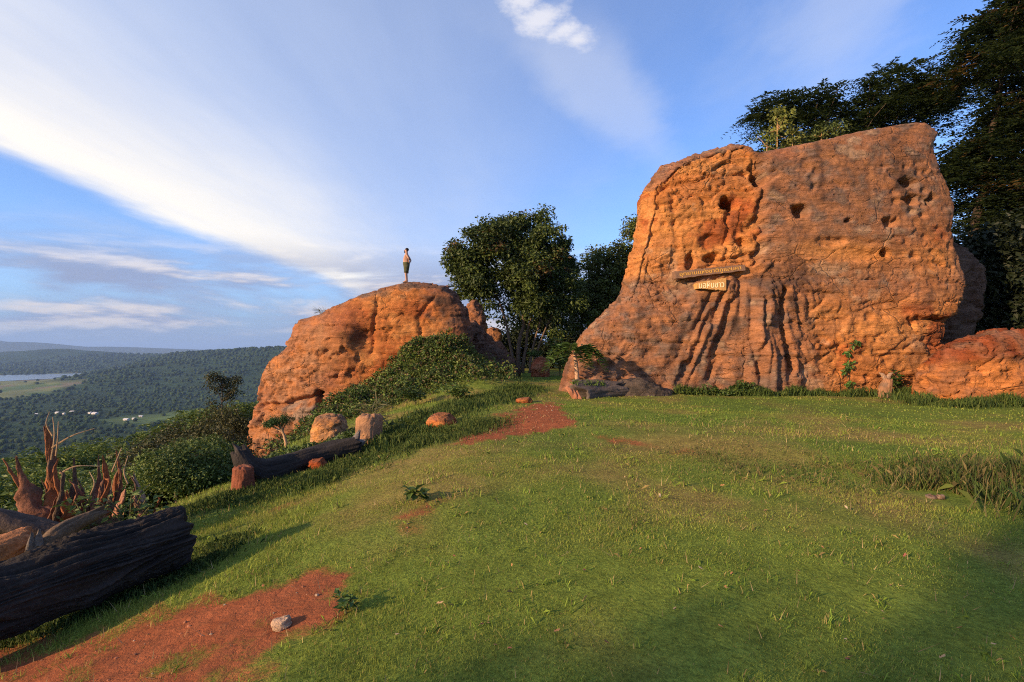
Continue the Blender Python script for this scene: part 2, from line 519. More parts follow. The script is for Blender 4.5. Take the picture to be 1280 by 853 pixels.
def log_mesh(name, pts, rad, mat, nl=120, ns=72, flat=1.0, groove=0.06, seed=0, colr=(0.05, 0.04, 0.035), hollow=0.0, endrag=0.1, gscale=1.0, colvar=0.5, tone=None, rough=0.0):
    """a weathered log or root: long furrows, ragged closed ends"""
    P_ = smooth_path(pts, nl)
    rr = np.interp(np.linspace(0, len(rad) - 1, nl), np.arange(len(rad)), rad)
    L = np.concatenate([[0], np.cumsum(np.linalg.norm(np.diff(P_, axis=0), axis=1))])
    t, N, B = frames(P_)
    a = np.arange(ns) * 2 * math.pi / ns
    A, S = np.meshgrid(a, L)
    RR = np.repeat(rr[:, None], ns, 1)
    rm = float(np.mean(rr))
    cx, cy = np.cos(A), np.sin(A)
    warp = 0.5 * gnoise(cx * 1.2, cy * 1.2, S / (rm * 4 + 0.01), seed + 5)
    g1 = gnoise(np.cos(A + warp) * 5 * gscale, np.sin(A + warp) * 5 * gscale, S / (rm * 5), seed)
    g2 = gnoise(np.cos(A + warp) * 11 * gscale, np.sin(A + warp) * 11 * gscale, S / (rm * 3), seed + 1)
    big = gnoise(cx * 0.9, cy * 0.9, S / (rm * 3), seed + 2)
    fur = -np.abs(g1) ** 0.7 * 1.0 - np.abs(g2) ** 0.8 * 0.5
    dr = RR * (1 + 0.16 * big + groove * 2.2 * (fur + 0.5))
    if rough:
        Q_ = P_[:, None] + RR[..., None] * (cx[..., None] * N[:, None] + flat * cy[..., None] * B[:, None])
        qs = 0.55 / rm
        dr = dr * (1 + rough * (fbm(Q_[..., 0] * qs, Q_[..., 1] * qs, Q_[..., 2] * qs * 0.45, 4, seed + 31, 0.6)))
    # ragged ends
    e = np.minimum(S, L[-1] - S) / (rm * 0.9)
    off = (gnoise(cx * 2.5, cy * 2.5, 0.3 + 0 * S, seed + 9) * endrag * rm * 4) * np.clip(1 - e, 0, 1)
    X = P_[:, None] + dr[..., None] * (cx[..., None] * N[:, None] + flat * cy[..., None] * B[:, None]) + (off[..., None] * t[:, None])
    V_ = [X.reshape(-1, 3)]
    f = []
    for i in range(nl - 1):
        for j in range(ns):
            k = (j + 1) % ns
            f.append((i * ns + j, i * ns + k, (i + 1) * ns + k, (i + 1) * ns + j))
    tone_v = [(1 + colvar * (0.8 * fur + 0.35 + 0.5 * gnoise(cx * 2, cy * 2, S / rm, seed + 21))).reshape(-1)]  # furrow shade put into the colour: grooves darker, ridges lighter
    base = nl * ns
    for end, ring0, sgn in ((0, 0, -1), (1, (nl - 1) * ns, 1)):
        prev = list(range(ring0, ring0 + ns))
        c0 = P_[0] if end == 0 else P_[-1]
        tt = t[0] if end == 0 else t[-1]
        R0 = X[0] if end == 0 else X[-1]
        rings = ((0.86, 0.10), (0.66, 0.16 - hollow * 1.0), (0.45, 0.18 - hollow * 3.0), (0.22, 0.2 - hollow * 5.0))
        for (q, dep) in rings:
            ring = c0 + (R0 - c0) * q + sgn * tt * rm * dep + sgn * tt * (rm * 0.25 * gnoise(np.cos(a) * 3 * q, np.sin(a) * 3 * q, q * 3 + seed, seed + 13))[:, None]
            V_.append(ring)
            cur = list(range(base, base + ns)); base += ns
            for j in range(ns):
                k = (j + 1) % ns
                f.append((prev[j], prev[k], cur[k], cur[j]) if end else (prev[k], prev[j], cur[j], cur[k]))
            tone_v.append(np.full(ns, 0.9))
            prev = cur
        f.append(tuple(prev) if end else tuple(prev[::-1]))
    V_ = np.concatenate(V_); tv = np.clip(np.concatenate(tone_v), 0.25, 2.0)
    cc = np.asarray(colr)[None] * tv[:, None]
    if tone is not None:
        k = fbm(V_[:, 0] * 3, V_[:, 1] * 3, V_[:, 2] * 3, 3, seed + 50)
        cc = cc * (1 - sstep(k, 0.0, 0.5)[:, None]) + np.asarray(tone)[None] * tv[:, None] * sstep(k, 0.0, 0.5)[:, None]
    tot = np.array([len(q) for q in f]); flatf = np.concatenate([np.asarray(q) for q in f])
    return mesh_from(name, V_, flatf, tot, cc, True, [mat])

# ------------------------------------------------------------------ materials
def new_mat(name):
    m = bpy.data.materials.new(name)
    m.use_nodes = True
    t = m.node_tree
    b = t.nodes.get('Principled BSDF')
    return m, NT(t), b

def mat_attr(name, rough=0.9, spec=0.2, var=0.35, nscale=3.0, bump=0.0, bscale=8.0, bdist=0.05, trans=0.0, fine=None, stretch=None):
    m, T, b = new_mat(name)
    a = T.n('ShaderNodeVertexColor', layer_name='Col')
    geo = T.n('ShaderNodeNewGeometry')
    vec = geo.outputs['Position']
    if stretch:
        vec = T.mapping(vec, stretch)
    nz = T.noise(vec, nscale, 5, 0.6)
    f = T.ramp(nz, 0.25, 0.75, 1 - var, 1 + var, False)
    mul = T.n('ShaderNodeVectorMath', operation='SCALE')
    T.l(a.outputs[0], mul.inputs[0]); T.l(f, mul.inputs['Scale'])
    c_ = mul.outputs[0]
    if fine:
        n2 = T.noise(vec, fine, 3, 0.6)
        m2 = T.n('ShaderNodeVectorMath', operation='SCALE')
        T.l(c_, m2.inputs[0]); T.l(T.ramp(n2, 0.3, 0.7, 0.7, 1.3, False), m2.inputs['Scale'])
        c_ = m2.outputs[0]
    T.l(c_, b.inputs['Base Color'])
    b.inputs['Roughness'].default_value = rough
    b.inputs['Specular IOR Level'].default_value = spec
    if bump:
        h1 = T.noise(vec, bscale, 6, 0.62)
        bp = T.n('ShaderNodeBump')
        bp.inputs['Strength'].default_value = bump
        bp.inputs['Distance'].default_value = bdist
        T.l(h1, bp.inputs['Height'])
        T.l(bp.outputs[0], b.inputs['Normal'])
    if trans:
        tr = T.n('ShaderNodeBsdfTranslucent')
        T.l(c_, tr.inputs[0])
        mx = T.n('ShaderNodeMixShader')
        mx.inputs[0].default_value = trans
        T.l(b.outputs[0], mx.inputs[1]); T.l(tr.outputs[0], mx.inputs[2])
        T.l(mx.outputs[0], T.t.nodes['Material Output'].inputs[0])
    return m

def rock_material():
    m, T, b = new_mat('sandstone')
    a = T.n('ShaderNodeVertexColor', layer_name='Col')
    pos = T.n('ShaderNodeNewGeometry').outputs['Position']
    warp = T.n('ShaderNodeTexNoise'); warp.inputs['Scale'].default_value = 1.1; warp.inputs['Detail'].default_value = 4
    T.l(pos, warp.inputs['Vector'])
    wv = T.n('ShaderNodeVectorMath', operation='MULTIPLY_ADD'); wv.inputs[1].default_value = (0.7, 0.7, 0.35)
    T.l(warp.outputs['Color'], wv.inputs[0]); T.l(pos, wv.inputs[2])
    wp = wv.outputs[0]
    flat = T.mapping(wp, (1, 1, 2.2)); bed = T.mapping(wp, (0.45, 0.45, 5.5))
    n_big = T.noise(flat, 1.5, 6, 0.62); n_bed = T.noise(bed, 1.6, 5, 0.62); n_fine = T.noise(flat, 17.0, 5, 0.68)
    gate = T.ramp(T.noise(pos, 0.55, 3, 0.5), 0.47, 0.60)
    def edges(scale, w, st):
        v = T.n('ShaderNodeTexVoronoi'); v.feature = 'DISTANCE_TO_EDGE'; v.inputs['Scale'].default_value = scale
        T.l(T.mapping(wp, st), v.inputs['Vector'])
        return T.ramp(v.outputs['Distance'], w, 0.0)
    cr = T.math('MULTIPLY', T.math('MAXIMUM', edges(0.75, 0.035, (1, 1, 1.7)), T.math('MULTIPLY', edges(2.1, 0.05, (0.7, 0.7, 2.2)), 0.32)), gate)
    vp = T.n('ShaderNodeTexVoronoi'); vp.inputs['Scale'].default_value = 5.0
    T.l(flat, vp.inputs['Vector'])
    pits = T.math('MULTIPLY', T.ramp(vp.outputs['Distance'], 0.30, 0.12), T.ramp(T.noise(pos, 1.3, 3, 0.5), 0.5, 0.62))
    h = T.math('ADD', T.math('MULTIPLY', n_bed, 1.3), T.math('ADD', T.math('MULTIPLY', n_fine, 0.55), T.math('MULTIPLY', n_big, 0.5)))
    h = T.math('SUBTRACT', h, T.math('ADD', T.math('MULTIPLY', cr, 0.55), T.math('MULTIPLY', pits, 0.5)))
    bp = T.n('ShaderNodeBump'); bp.inputs['Strength'].default_value = 1.0; bp.inputs['Distance'].default_value = 0.075
    T.l(h, bp.inputs['Height']); T.l(bp.outputs[0], b.inputs['Normal'])
    f = T.math('MULTIPLY', T.ramp(n_big, 0.28, 0.72, 0.68, 1.32, False), T.math('MULTIPLY', T.ramp(n_bed, 0.3, 0.7, 0.80, 1.2, False), T.ramp(n_fine, 0.3, 0.7, 0.72, 1.28, False)))
    mul = T.n('ShaderNodeVectorMath', operation='SCALE')
    T.l(a.outputs[0], mul.inputs[0]); T.l(f, mul.inputs['Scale'])
    T.l(mul.outputs[0], b.inputs['Base Color'])
    b.inputs['Roughness'].default_value = 0.95; b.inputs['Specular IOR Level'].default_value = 0.1
    return m
M_ROCK = rock_material()
M_WOOD = mat_attr('weathered_wood', 0.85, 0.25, 0.25, 5.0, 0.8, 26.0, 0.02, fine=60.0)
M_BARK = mat_attr('bark', 0.9, 0.2, 0.3, 4.0, 0.8, 18.0, 0.03)
M_LEAF = mat_attr('leaves', 0.55, 0.3, 0.30, 0.8, trans=0.22)
M_GRASS = mat_attr('grass_blades', 0.7, 0.2, 0.30, 1.6, trans=0.25)
M_FOREST = mat_attr('forest_canopy', 0.95, 0.05, 0.35, 0.02)
M_PLAIN = mat_attr('painted', 0.7, 0.25, 0.12, 6.0)
M_SKIN = mat_attr('skin', 0.6, 0.3, 0.06, 6.0)
M_CLOTH = mat_attr('cloth', 0.9, 0.1, 0.2, 14.0)
M_LITTER = mat_attr('dry_leaf', 0.8, 0.2, 0.25, 30.0)

def ground_material():
    m, T, b = new_mat('turf_and_earth')
    a = T.n('ShaderNodeVertexColor', layer_name='Col')
    da = T.n('ShaderNodeAttribute', attribute_name='dirt')
    na = T.n('ShaderNodeAttribute', attribute_name='near')
    geo = T.n('ShaderNodeNewGeometry')
    pos = geo.outputs['Position']
    n1 = T.noise(pos, 3.0, 6, 0.65)
    n2 = T.noise(pos, 38.0, 4, 0.7)
    n3 = T.noise(pos, 150.0, 2, 0.6)
    nf = T.noise(pos, 0.012, 8, 0.7)
    turf = T.n('ShaderNodeVectorMath', operation='SCALE')
    T.l(a.outputs[0], turf.inputs[0])
    s_near = T.math('MULTIPLY', T.ramp(n2, 0.3, 0.7, 0.55, 1.45, False), T.ramp(n1, 0.3, 0.7, 0.75, 1.25, False))
    s_far = T.ramp(nf, 0.3, 0.7, 0.65, 1.35, False)
    mixs = T.n('ShaderNodeMix')
    T.l(na.outputs['Fac'], mixs.inputs[0]); T.l(s_far, mixs.inputs[2]); T.l(s_near, mixs.inputs[3])
    T.l(mixs.outputs[0], turf.inputs['Scale'])
    earth = T.mix(T.ramp(n1, 0.3, 0.7), (0.23, 0.070, 0.030), (0.35, 0.110, 0.048))
    n4 = T.noise(pos, 11.0, 6, 0.7, 0.4)
    earth = T.mix(T.ramp(n4, 0.38, 0.72), earth, (0.22, 0.078, 0.036))
    k = T.math('ADD', da.outputs['Fac'], T.math('MULTIPLY', T.math('SUBTRACT', n2, 0.5), 0.9))
    k = T.math('ADD', k, T.math('MULTIPLY', T.math('SUBTRACT', n1, 0.5), 0.5))
    k = T.math('MULTIPLY', T.ramp(k, 0.30, 0.75), T.ramp(da.outputs['Fac'], 0.02, 0.25))
    c_ = T.mix(k, turf.outputs[0], earth)
    T.l(c_, b.inputs['Base Color'])
    b.inputs['Roughness'].default_value = 1.0
    b.inputs['Specular IOR Level'].default_value = 0.05
    bp = T.n('ShaderNodeBump')
    bp.inputs['Strength'].default_value = 0.9
    bp.inputs['Distance'].default_value = 0.03
    hsum = T.math('ADD', T.math('MULTIPLY', n2, 0.35), T.math('ADD', T.math('MULTIPLY', n3, 0.12), T.math('MULTIPLY', n4, 1.5)))
    T.l(T.math('MULTIPLY', hsum, na.outputs['Fac']), bp.inputs['Height'])
    T.l(bp.outputs[0], b.inputs['Normal'])
    return m
M_GROUND = ground_material()

def water_material():
    m, T, b = new_mat('lake_water')
    b.inputs['Base Color'].default_value = (0.10, 0.11, 0.11, 1)
    b.inputs['Roughness'].default_value = 0.18
    b.inputs['Specular IOR Level'].default_value = 0.6
    geo = T.n('ShaderNodeNewGeometry')
    nz = T.noise(geo.outputs['Position'], 0.05, 4, 0.6)
    bp = T.n('ShaderNodeBump')
    bp.inputs['Strength'].default_value = 0.15
    bp.inputs['Distance'].default_value = 2.0
    T.l(nz, bp.inputs['Height']); T.l(bp.outputs[0], b.inputs['Normal'])
    return m
M_WATER = water_material()

# ================================================================== GROUND
def build_ground():
    rs = [0.0, 0.6]
    while rs[-1] < 42000:
        r_ = rs[-1]
        rs.append(r_ * (1.026 if r_ < 60 else (1.03 if r_ < 9000 else 1.06)))
    rs = np.array(rs[1:])
    front = np.arange(-60, 60.01, 0.32)
    back = np.arange(62, 298.01, 3.0)
    azs = np.radians(np.concatenate([front, back]))
    na, nr = len(azs), len(rs)
    A, Rr = np.meshgrid(azs, rs)
    x = (np.sin(A) * Rr).ravel(); y = (np.cos(A) * Rr).ravel()
    x = np.concatenate([x, [0.0]]); y = np.concatenate([y, [0.0]])
    z = height(x, y)
    r_ = np.hypot(x, y)
    i = np.arange(nr - 1)[:, None]; j = np.arange(na)[None, :]
    k = (j + 1) % na
    q = np.stack([i * na + j, (i + 1) * na + j, (i + 1) * na + k, i * na + k], -1).reshape(-1, 4)[:, ::-1]
    ctr = len(x) - 1
    tri = np.stack([np.full(na, ctr), np.arange(na), (np.arange(na) + 1) % na], -1)[:, ::-1]
    flat = np.concatenate([q.ravel(), tri.ravel()]); tot = np.concatenate([np.full(len(q), 4), np.full(len(tri), 3)])
    # colours
    c_ = np.zeros((len(x), 3))
    n = fbm(x * 0.5, y * 0.5, 0.7, 4, 51)
    n2 = fbm(x * 0.13, y * 0.13, 2.7, 3, 52)
    lawn = np.array([0.138, 0.180, 0.030]); dry = np.array([0.215, 0.168, 0.050]); lush = np.array([0.095, 0.145, 0.026])
    t = sstep(n + 0.5 * n2, -0.1, 0.75)[:, None]; t2 = sstep(n2 - 0.3 * n, 0.1, 0.7)[:, None]
    c_[:] = lawn * (1 - t) + dry * t
    c_ = c_ * (1 - 0.7 * t2) + lush * 0.7 * t2
    slope = sstep(-x, 5.5, 9.0)[:, None]
    c_ = c_ * (1 - slope) + np.array([0.03, 0.042, 0.014]) * slope
    # forest floor / far country
    far = sstep(r_, 30, 70)[:, None]
    nf = fbm(x / 160.0, y / 160.0, 0.1, 4, 61)
    forest = np.array([0.024, 0.044, 0.017]) * (1 + 0.45 * nf[:, None])
    c_ = c_ * (1 - far) + forest * far
    # open fields on the valley floor
    f1, f2 = cell(x / 210.0 + 0.3 * nf, y / 210.0, 0.5, 66)
    idc = gnoise(np.floor(x / 260.0) * 7.3, np.floor(y / 300.0) * 3.1, 0.4, 67)
    fcol = np.where(idc[:, None] > 0.15, np.array([0.16, 0.17, 0.06]), np.where(idc[:, None] > -0.2, np.array([0.09, 0.13, 0.04]), np.array([0.17, 0.14, 0.08])))
    c_ = c_ * (1 - fields(x, y, z)[:, None]) + fcol * fields(x, y, z)[:, None]
    plain = sstep(r_, 9500, 12000)[:, None]
    c_ = c_ * (1 - plain) + np.array([0.06, 0.075, 0.05]) * plain
    dd = np.zeros(len(x)); nm = r_ < 40
    dd[nm] = dirt(x[nm], y[nm])
    near = 1 - sstep(r_, 25, 60)
    me = mesh_from('ground', np.stack([x, y, z], -1), flat, tot, c_, True, [M_GROUND], {'dirt': dd, 'near': near})
    return link('ground', me, kind='structure')

def fields(x, y, z):
    n = fbm(x / 500.0, y / 500.0, 5.5, 4, 71)
    # beside the lake, seen to the left, and the village clearing nearer by
    a = 1.0 - np.sqrt(((x + 3350) / 1500.0) ** 2 + ((y - 3650) / 1500.0) ** 2) + 0.35 * n
    b = 1.0 - np.sqrt(((x + 900) / 330.0) ** 2 + ((y - 1640) / 170.0) ** 2) + 0.5 * n
    c_ = 1.0 - np.sqrt(((x + 2700) / 520.0) ** 2 + ((y - 2450) / 420.0) ** 2) + 0.4 * n
    m = np.maximum(np.maximum(sstep(a, 0.0, 0.12), sstep(b, 0.15, 0.3)), sstep(c_, 0.05, 0.2))
    return m * sstep(z, -175, -200)

ground = build_ground()

# the lake on the valley floor
def build_lake():
    n = 160
    th = np.arange(n) * 2 * math.pi / n
    rr = []
    for t in th:
        k = np.linspace(0.1, 2.2, 120)
        x = -3960 + 430 * k * math.cos(t); y = 3980 + 800 * k * math.sin(t)
        m = lake_mask(x, y)
        rr.append(k[np.argmax(m < 0.0)])
    rr = np.array(rr)
    v_ = np.stack([-3960 + 430 * rr * np.cos(th), 3980 + 800 * rr * np.sin(th), np.full(n, VAL + 0.6)], -1)
    v_ = np.vstack([v_, [[-3960, 3980, VAL + 0.6]]])
    f = np.stack([np.arange(n), (np.arange(n) + 1) % n, np.full(n, n)], -1)
    me = mesh_from('lake', v_, f.ravel(), np.full(n, 3), np.ones((n + 1, 3)), True, [M_WATER])
    return link('lake', me, kind='structure')
build_lake()

# ================================================================== ROCKS
def rock(name, label, sil, yc, tf, tb, voxel, prof=3.0, shape=None, color=None, centre=None, cat='rock', lean=0.0, skew=0.0, bow=0.0, pback=2.2):
    """sil: outline points (x, z) in the upright plane y = yc; the body swells tf towards the camera side and tb behind"""
    sil = np.asarray(sil, float)
    k = len(sil)
    # resample closed outline
    s_ = np.vstack([sil, sil[:1]])
    L = np.concatenate([[0], np.cumsum(np.linalg.norm(np.diff(s_, axis=0), axis=1))])
    nb = 220
    q = np.linspace(0, L[-1], nb, endpoint=False)
    bx = np.interp(q, L, s_[:, 0]); bz = np.interp(q, L, s_[:, 1])
    cx, cz = centre if centre is not None else (bx.mean(), bz.mean())
    ss = 1 - (1 - np.linspace(0, 1, 40)) ** 1.6
    V_ = []; f = []
    def ring(s, side):
        pr = prof if side < 0 else pback
        p = (1 - (1 - s) ** pr) ** (1 / pr)
        X = cx + (bx - cx) * (1 - s); Z = cz + (bz - cz) * (1 - s)
        Y = yc + (-(tf) * p if side < 0 else tb * p) + lean * (Z - bz.min()) + skew * (X - cx) + bow * (X - cx) ** 2
        return np.stack([X, Y, Z], -1)
    base = 0
    idx = {}
    for side in (-1, 1):
        for si, s in enumerate(ss[:-1]):
            if side == 1 and si == 0:
                idx[(1, 0)] = idx[(-1, 0)]; continue
            V_.append(ring(s, side)); idx[(side, si)] = base; base += nb
        V_.append(ring(ss[-1], side)[:1]); idx[(side, 'c')] = base; base += 1
        for si in range(len(ss) - 2):
            a, b = idx[(side, si)], idx[(side, si + 1)]
            for j in range(nb):
                kk = (j + 1) % nb
                fa = (a + j, a + kk, b + kk, b + j)
                f.append(fa if side < 0 else fa[::-1])
        a = idx[(side, len(ss) - 2)]; c0 = idx[(side, 'c')]
        for j in range(nb):
            kk = (j + 1) % nb
            fa = (a + j, a + kk, c0)
            f.append(fa if side < 0 else fa[::-1])
    V_ = np.concatenate(V_)
    me = bpy.data.meshes.new(name)
    me.from_pydata(V_.tolist(), [], f)
    me.update()
    o = bpy.data.objects.new(name, me)
    col.objects.link(o)
    md = o.modifiers.new('remesh', 'REMESH')
    md.mode = 'VOXEL'; md.voxel_size = voxel; md.adaptivity = 0.0
    dg = bpy.context.evaluated_depsgraph_get()
    me2 = bpy.data.meshes.new_from_object(o.evaluated_get(dg))
    o.modifiers.clear()
    o.data = me2
    bpy.data.meshes.remove(me)
    me2.name = name
    n = len(me2.vertices)
    co = np.empty(n * 3, np.float32); me2.vertices.foreach_get('co', co); co = co.reshape(-1, 3).astype(float)
    nm = np.empty(n * 3, np.float32); me2.vertices.foreach_get('normal', nm); nm = nm.reshape(-1, 3).astype(float)
    d, cc = shape(co, nm)
    co2 = co + nm * d[:, None]
    me2.vertices.foreach_set('co', co2.astype(np.float32).ravel())
    me2.polygons.foreach_set('use_smooth', np.full(len(me2.polygons), True))
    me2.update()
    set_col(me2, cc)
    me2.materials.clear(); me2.materials.append(M_ROCK)
    o['label'] = label; o['category'] = cat
    o['_co'] = 0
    del o['_co']
    o_co[o.name] = co2
    return o
o_co = {}

FRESH = np.array([0.43, 0.160, 0.048]); FRESH2 = np.array([0.48, 0.210, 0.068]); REDD = np.array([0.31, 0.072, 0.024])
WEATH = np.array([0.232, 0.112, 0.066]); GREY = np.array([0.168, 0.108, 0.078]); DARK = np.array([0.060, 0.034, 0.024]); PALE = np.array([0.40, 0.25, 0.15])
def mixc(a, b, t):
    t = np.clip(t, 0, 1)[:, None]
    return a * (1 - t) + b * t

def crack_dist(X, Z, pts, wob=0.12, seed=0):
    X = X + wob * gnoise(X * 2.2, Z * 2.2, 0.4, seed) + 0.4 * wob * gnoise(X * 7, Z * 7, 0.4, seed + 1)
    Z = Z + wob * gnoise(X * 2.2, Z * 2.2, 7.4, seed + 2)
    best = np.full(X.shape, 9.0)
    for a, b in zip(pts[:-1], pts[1:]):
        a = np.asarray(a); b = np.asarray(b); ab = b - a
        t = np.clip(((X - a[0]) * ab[0] + (Z - a[1]) * ab[1]) / (ab @ ab), 0, 1)
        best = np.minimum(best, np.hypot(X - a[0] - t * ab[0], Z - a[1] - t * ab[1]))
    return best

def base_relief(co, seed, s=1.0, strata=1.0, plates=1.0, low=1.0):
    x, y, z = co[:, 0] / s, co[:, 1] / s, co[:, 2] / s
    d = low * (0.22 * gnoise(x * 0.22, y * 0.22, z * 0.25, seed) + 0.05 * gnoise(x * 0.7, y * 0.7, z * 0.9, seed + 1))
    wx = x + 0.5 * gnoise(x * 0.5, y * 0.5, z * 0.5, seed + 3); wz = z + 0.16 * gnoise(x * 0.35, y * 0.35, z * 0.6, seed + 4)
    fine = 0.05 * gnoise(x * 3, y * 3, z * 3, seed + 13)
    # bedding: layers broken off at different depths, with sharp lips and open partings
    for k, (sc_, am) in enumerate(((1.5, 0.075), (3.7, 0.036), (8.0, 0.018))):
        q = (wz + fine) * sc_ + 0.25 * gnoise(wx * 0.6, y * 0.6, z * 0.8, seed + 5 + 40 * k)
        lay = np.floor(q); fr = q - lay
        a0 = np.round(2.2 * gnoise(wx * 0.5 * (1 + 0.5 * k), y * 0.5, lay * 7.31, seed + 6 + 40 * k)) / 2.2
        d += strata * am * 0.8 * a0
        cut = sstep(gnoise(wx * 0.9, y * 0.9, lay * 3.3, seed + 12 + 40 * k), 0.05, 0.25)
        wid = 0.045 * sc_
        d -= strata * am * 1.3 * cut * sstep(np.minimum(fr, 1 - fr), wid, wid * 0.2)
    # broken slabs: each face stands at its own depth
    wn = 0.35 * gnoise(x * 1.1, y * 1.1, z * 1.1, seed + 14); wm = 0.25 * gnoise(x * 2.3, y * 2.3, z * 2.3, seed + 18)
    pm = sstep(gnoise(x * 0.33, y * 0.33, z * 0.33, seed + 8), -0.2, 0.2)
    for sc_, am, sd_ in ((0.55, 0.09, 15), (1.5, 0.045, 19)):
        v, e = cellid((x + wn) * sc_ + wm, y * sc_, (z + wn) * sc_ * 1.8 + wm, seed + sd_)
        d += plates * am * v * (0.25 + 0.75 * pm) - plates * am * 0.9 * sstep(e, 0.05, 0.0) * pm
    # crumbled grain
    g1 = np.abs(gnoise(x * 3.4 + wm, y * 3.4, z * 4.6, seed + 16))
    d -= 0.03 * sstep(g1, 0.10, 0.0) * sstep(gnoise(x * 0.7, y * 0.7, z * 0.7, seed + 17), -0.1, 0.3)
    d += 0.016 * gnoise(x * 3, y * 3, z * 4, seed + 9) + 0.013 * gnoise(x * 7, y * 7, z * 9, seed + 10) + 0.013 * gnoise(x * 15, y * 15, z * 16, seed + 11)
    return d * s

# --- the great rock with the sign boards
YA = 18.9
def A_(px, py, d=YA - 0.35):
    p = at(px, py, d); return (p[0], p[2])
silA = [(688, 560), (696, 512), (700, 488), (710, 456), (727, 421), (750, 398), (780, 369), (788, 345), (791, 322), (798, 289), (808, 256),
        (808, 231), (834, 204), (877, 188), (922, 174), (932, 178), (942, 187), (960, 187), (1008, 178), (1055, 167), (1090, 158), (1130, 151), (1164, 147),
        (1181, 159), (1172, 175), (1178, 198), (1194, 233), (1202, 258), (1197, 280), (1199, 298), (1206, 318), (1211, 350),
        (1203, 380), (1191, 402), (1188, 430), (1192, 470), (1196, 560)]
YF = 18.0
def shapeA(co, nm):
    x, y, z = co.T
    front = np.clip(-nm[:, 1] * 1.6, 0, 1)
    def U(px): return (px - 640.0) / F * YF
    def Zp(py): return EYE + (437.0 - py) / F * YF
    smooth_r = sstep(x, U(955), U(985)) * sstep(z, Zp(345), Zp(310))
    d = base_relief(co, 101, 1.0, 1.1 - 0.7 * smooth_r, 0.9 - 0.62 * smooth_r, 0.45)
    # left bay set back behind the smooth right-hand face
    lw = sstep(x, U(965), U(935)) * sstep(z, Zp(400), Zp(340))
    d -= 0.22 * lw * front
    # stepped seam between them
    sd = crack_dist(x, z, [(U(950), Zp(196)), (U(957), Zp(235)), (U(949), Zp(270)), (U(957), Zp(300)), (U(946), Zp(330))], 0.28, 131)
    d -= 0.42 * np.exp(-(sd / 0.10) ** 2) * front * (0.5 + 0.5 * gnoise(x * 2, y, z * 2.2, 133) + 0.2).clip(0, 1)
    for pts, dep, wd, sdn in (([(U(955), Zp(205)), (U(930), Zp(215)), (U(900), Zp(212)), (U(840), Zp(226)), (U(806), Zp(238))], 0.16, 0.07, 140),
                         ([(U(915), Zp(262)), (U(912), Zp(300)), (U(906), Zp(325)), (U(880), Zp(332))], 0.20, 0.07, 143),
                         ([(U(960), Zp(310)), (U(935), Zp(318)), (U(908), Zp(322))], 0.16, 0.06, 146),
                         ([(U(978), Zp(362)), (U(973), Zp(400)), (U(980), Zp(432)), (U(985), Zp(462))], 0.42, 0.10, 149),
                         ([(U(955), Zp(372)), (U(952), Zp(410)), (U(945), Zp(440)), (U(948), Zp(470))], 0.26, 0.09, 152),
                         ([(U(905), Zp(372)), (U(880), Zp(410)), (U(862), Zp(450)), (U(850), Zp(480))], 0.26, 0.12, 155),
                         ([(U(928), Zp(350)), (U(912), Zp(385)), (U(896), Zp(430)), (U(890), Zp(475))], 0.26, 0.12, 158),
                         ([(U(1150), Zp(398)), (U(1185), Zp(399)), (U(1204), Zp(392))], 0.30, 0.06, 161),
                         ([(U(1010), Zp(440)), (U(1050), Zp(434)), (U(1110), Zp(440)), (U(1160), Zp(428)), (U(1195), Zp(436))], 0.12, 0.05, 164),
                         ([(U(1030), Zp(395)), (U(1090), Zp(384)), (U(1140), Zp(392))], 0.08, 0.05, 167),
                         ([(U(1140), Zp(397)), (U(1146), Zp(408))], 0.25, 0.06, 170),
                         ([(U(1005), Zp(310)), (U(1060), Zp(302)), (U(1105), Zp(300)), (U(1190), Zp(282))], 0.07, 0.05, 173),
                         ([(U(845), Zp(240)), (U(850), Zp(300)), (U(846), Zp(335))], 0.10, 0.10, 176)):
        c_ = crack_dist(x, z, pts, 0.16, sdn)
        d -= dep * np.exp(-(c_ / wd) ** 2) * front * np.clip(0.75 + 0.7 * gnoise(x * 1.6, 0.3, z * 1.6, sdn + 1), 0.1, 1)
    # skirt with flutes fanning out below the boards
    ap = (U(952), Zp(215))
    ang = np.arctan2(x - ap[0], ap[1] - z)
    fl_m = sstep(z, Zp(335) + 0.3 * gnoise(x * 1.5, 0.1, 0.2, 180), Zp(366)) * sstep(ang, -0.62, -0.35) * sstep(x, U(1030), U(1000))
    fl = np.abs(gnoise(ang * 11 + 0.5 * gnoise(x, y, z * 0.8, 181), 0.3, z * 0.22, 182)) + 0.5 * np.abs(gnoise(ang * 26, 0.3, z * 0.35, 183))
    d += front * fl_m * (0.42 * fl - 0.12) * np.clip(0.8 + 0.6 * gnoise(x * 1.5, 0.2, z * 1.1, 187), 0.2, 1.3)
    d += front * 0.34 * sstep(z, Zp(340), Zp(364)) * np.exp(-((x - U(960)) / 1.2) ** 2)
    # vertical runnels on the lower left flank
    lf = sstep(x, U(880), U(820)) * sstep(z, Zp(340), Zp(400))
    d += front * lf * 0.10 * np.abs(gnoise((x + 0.45 * z) * 2.6, 0.2, z * 0.2, 186))
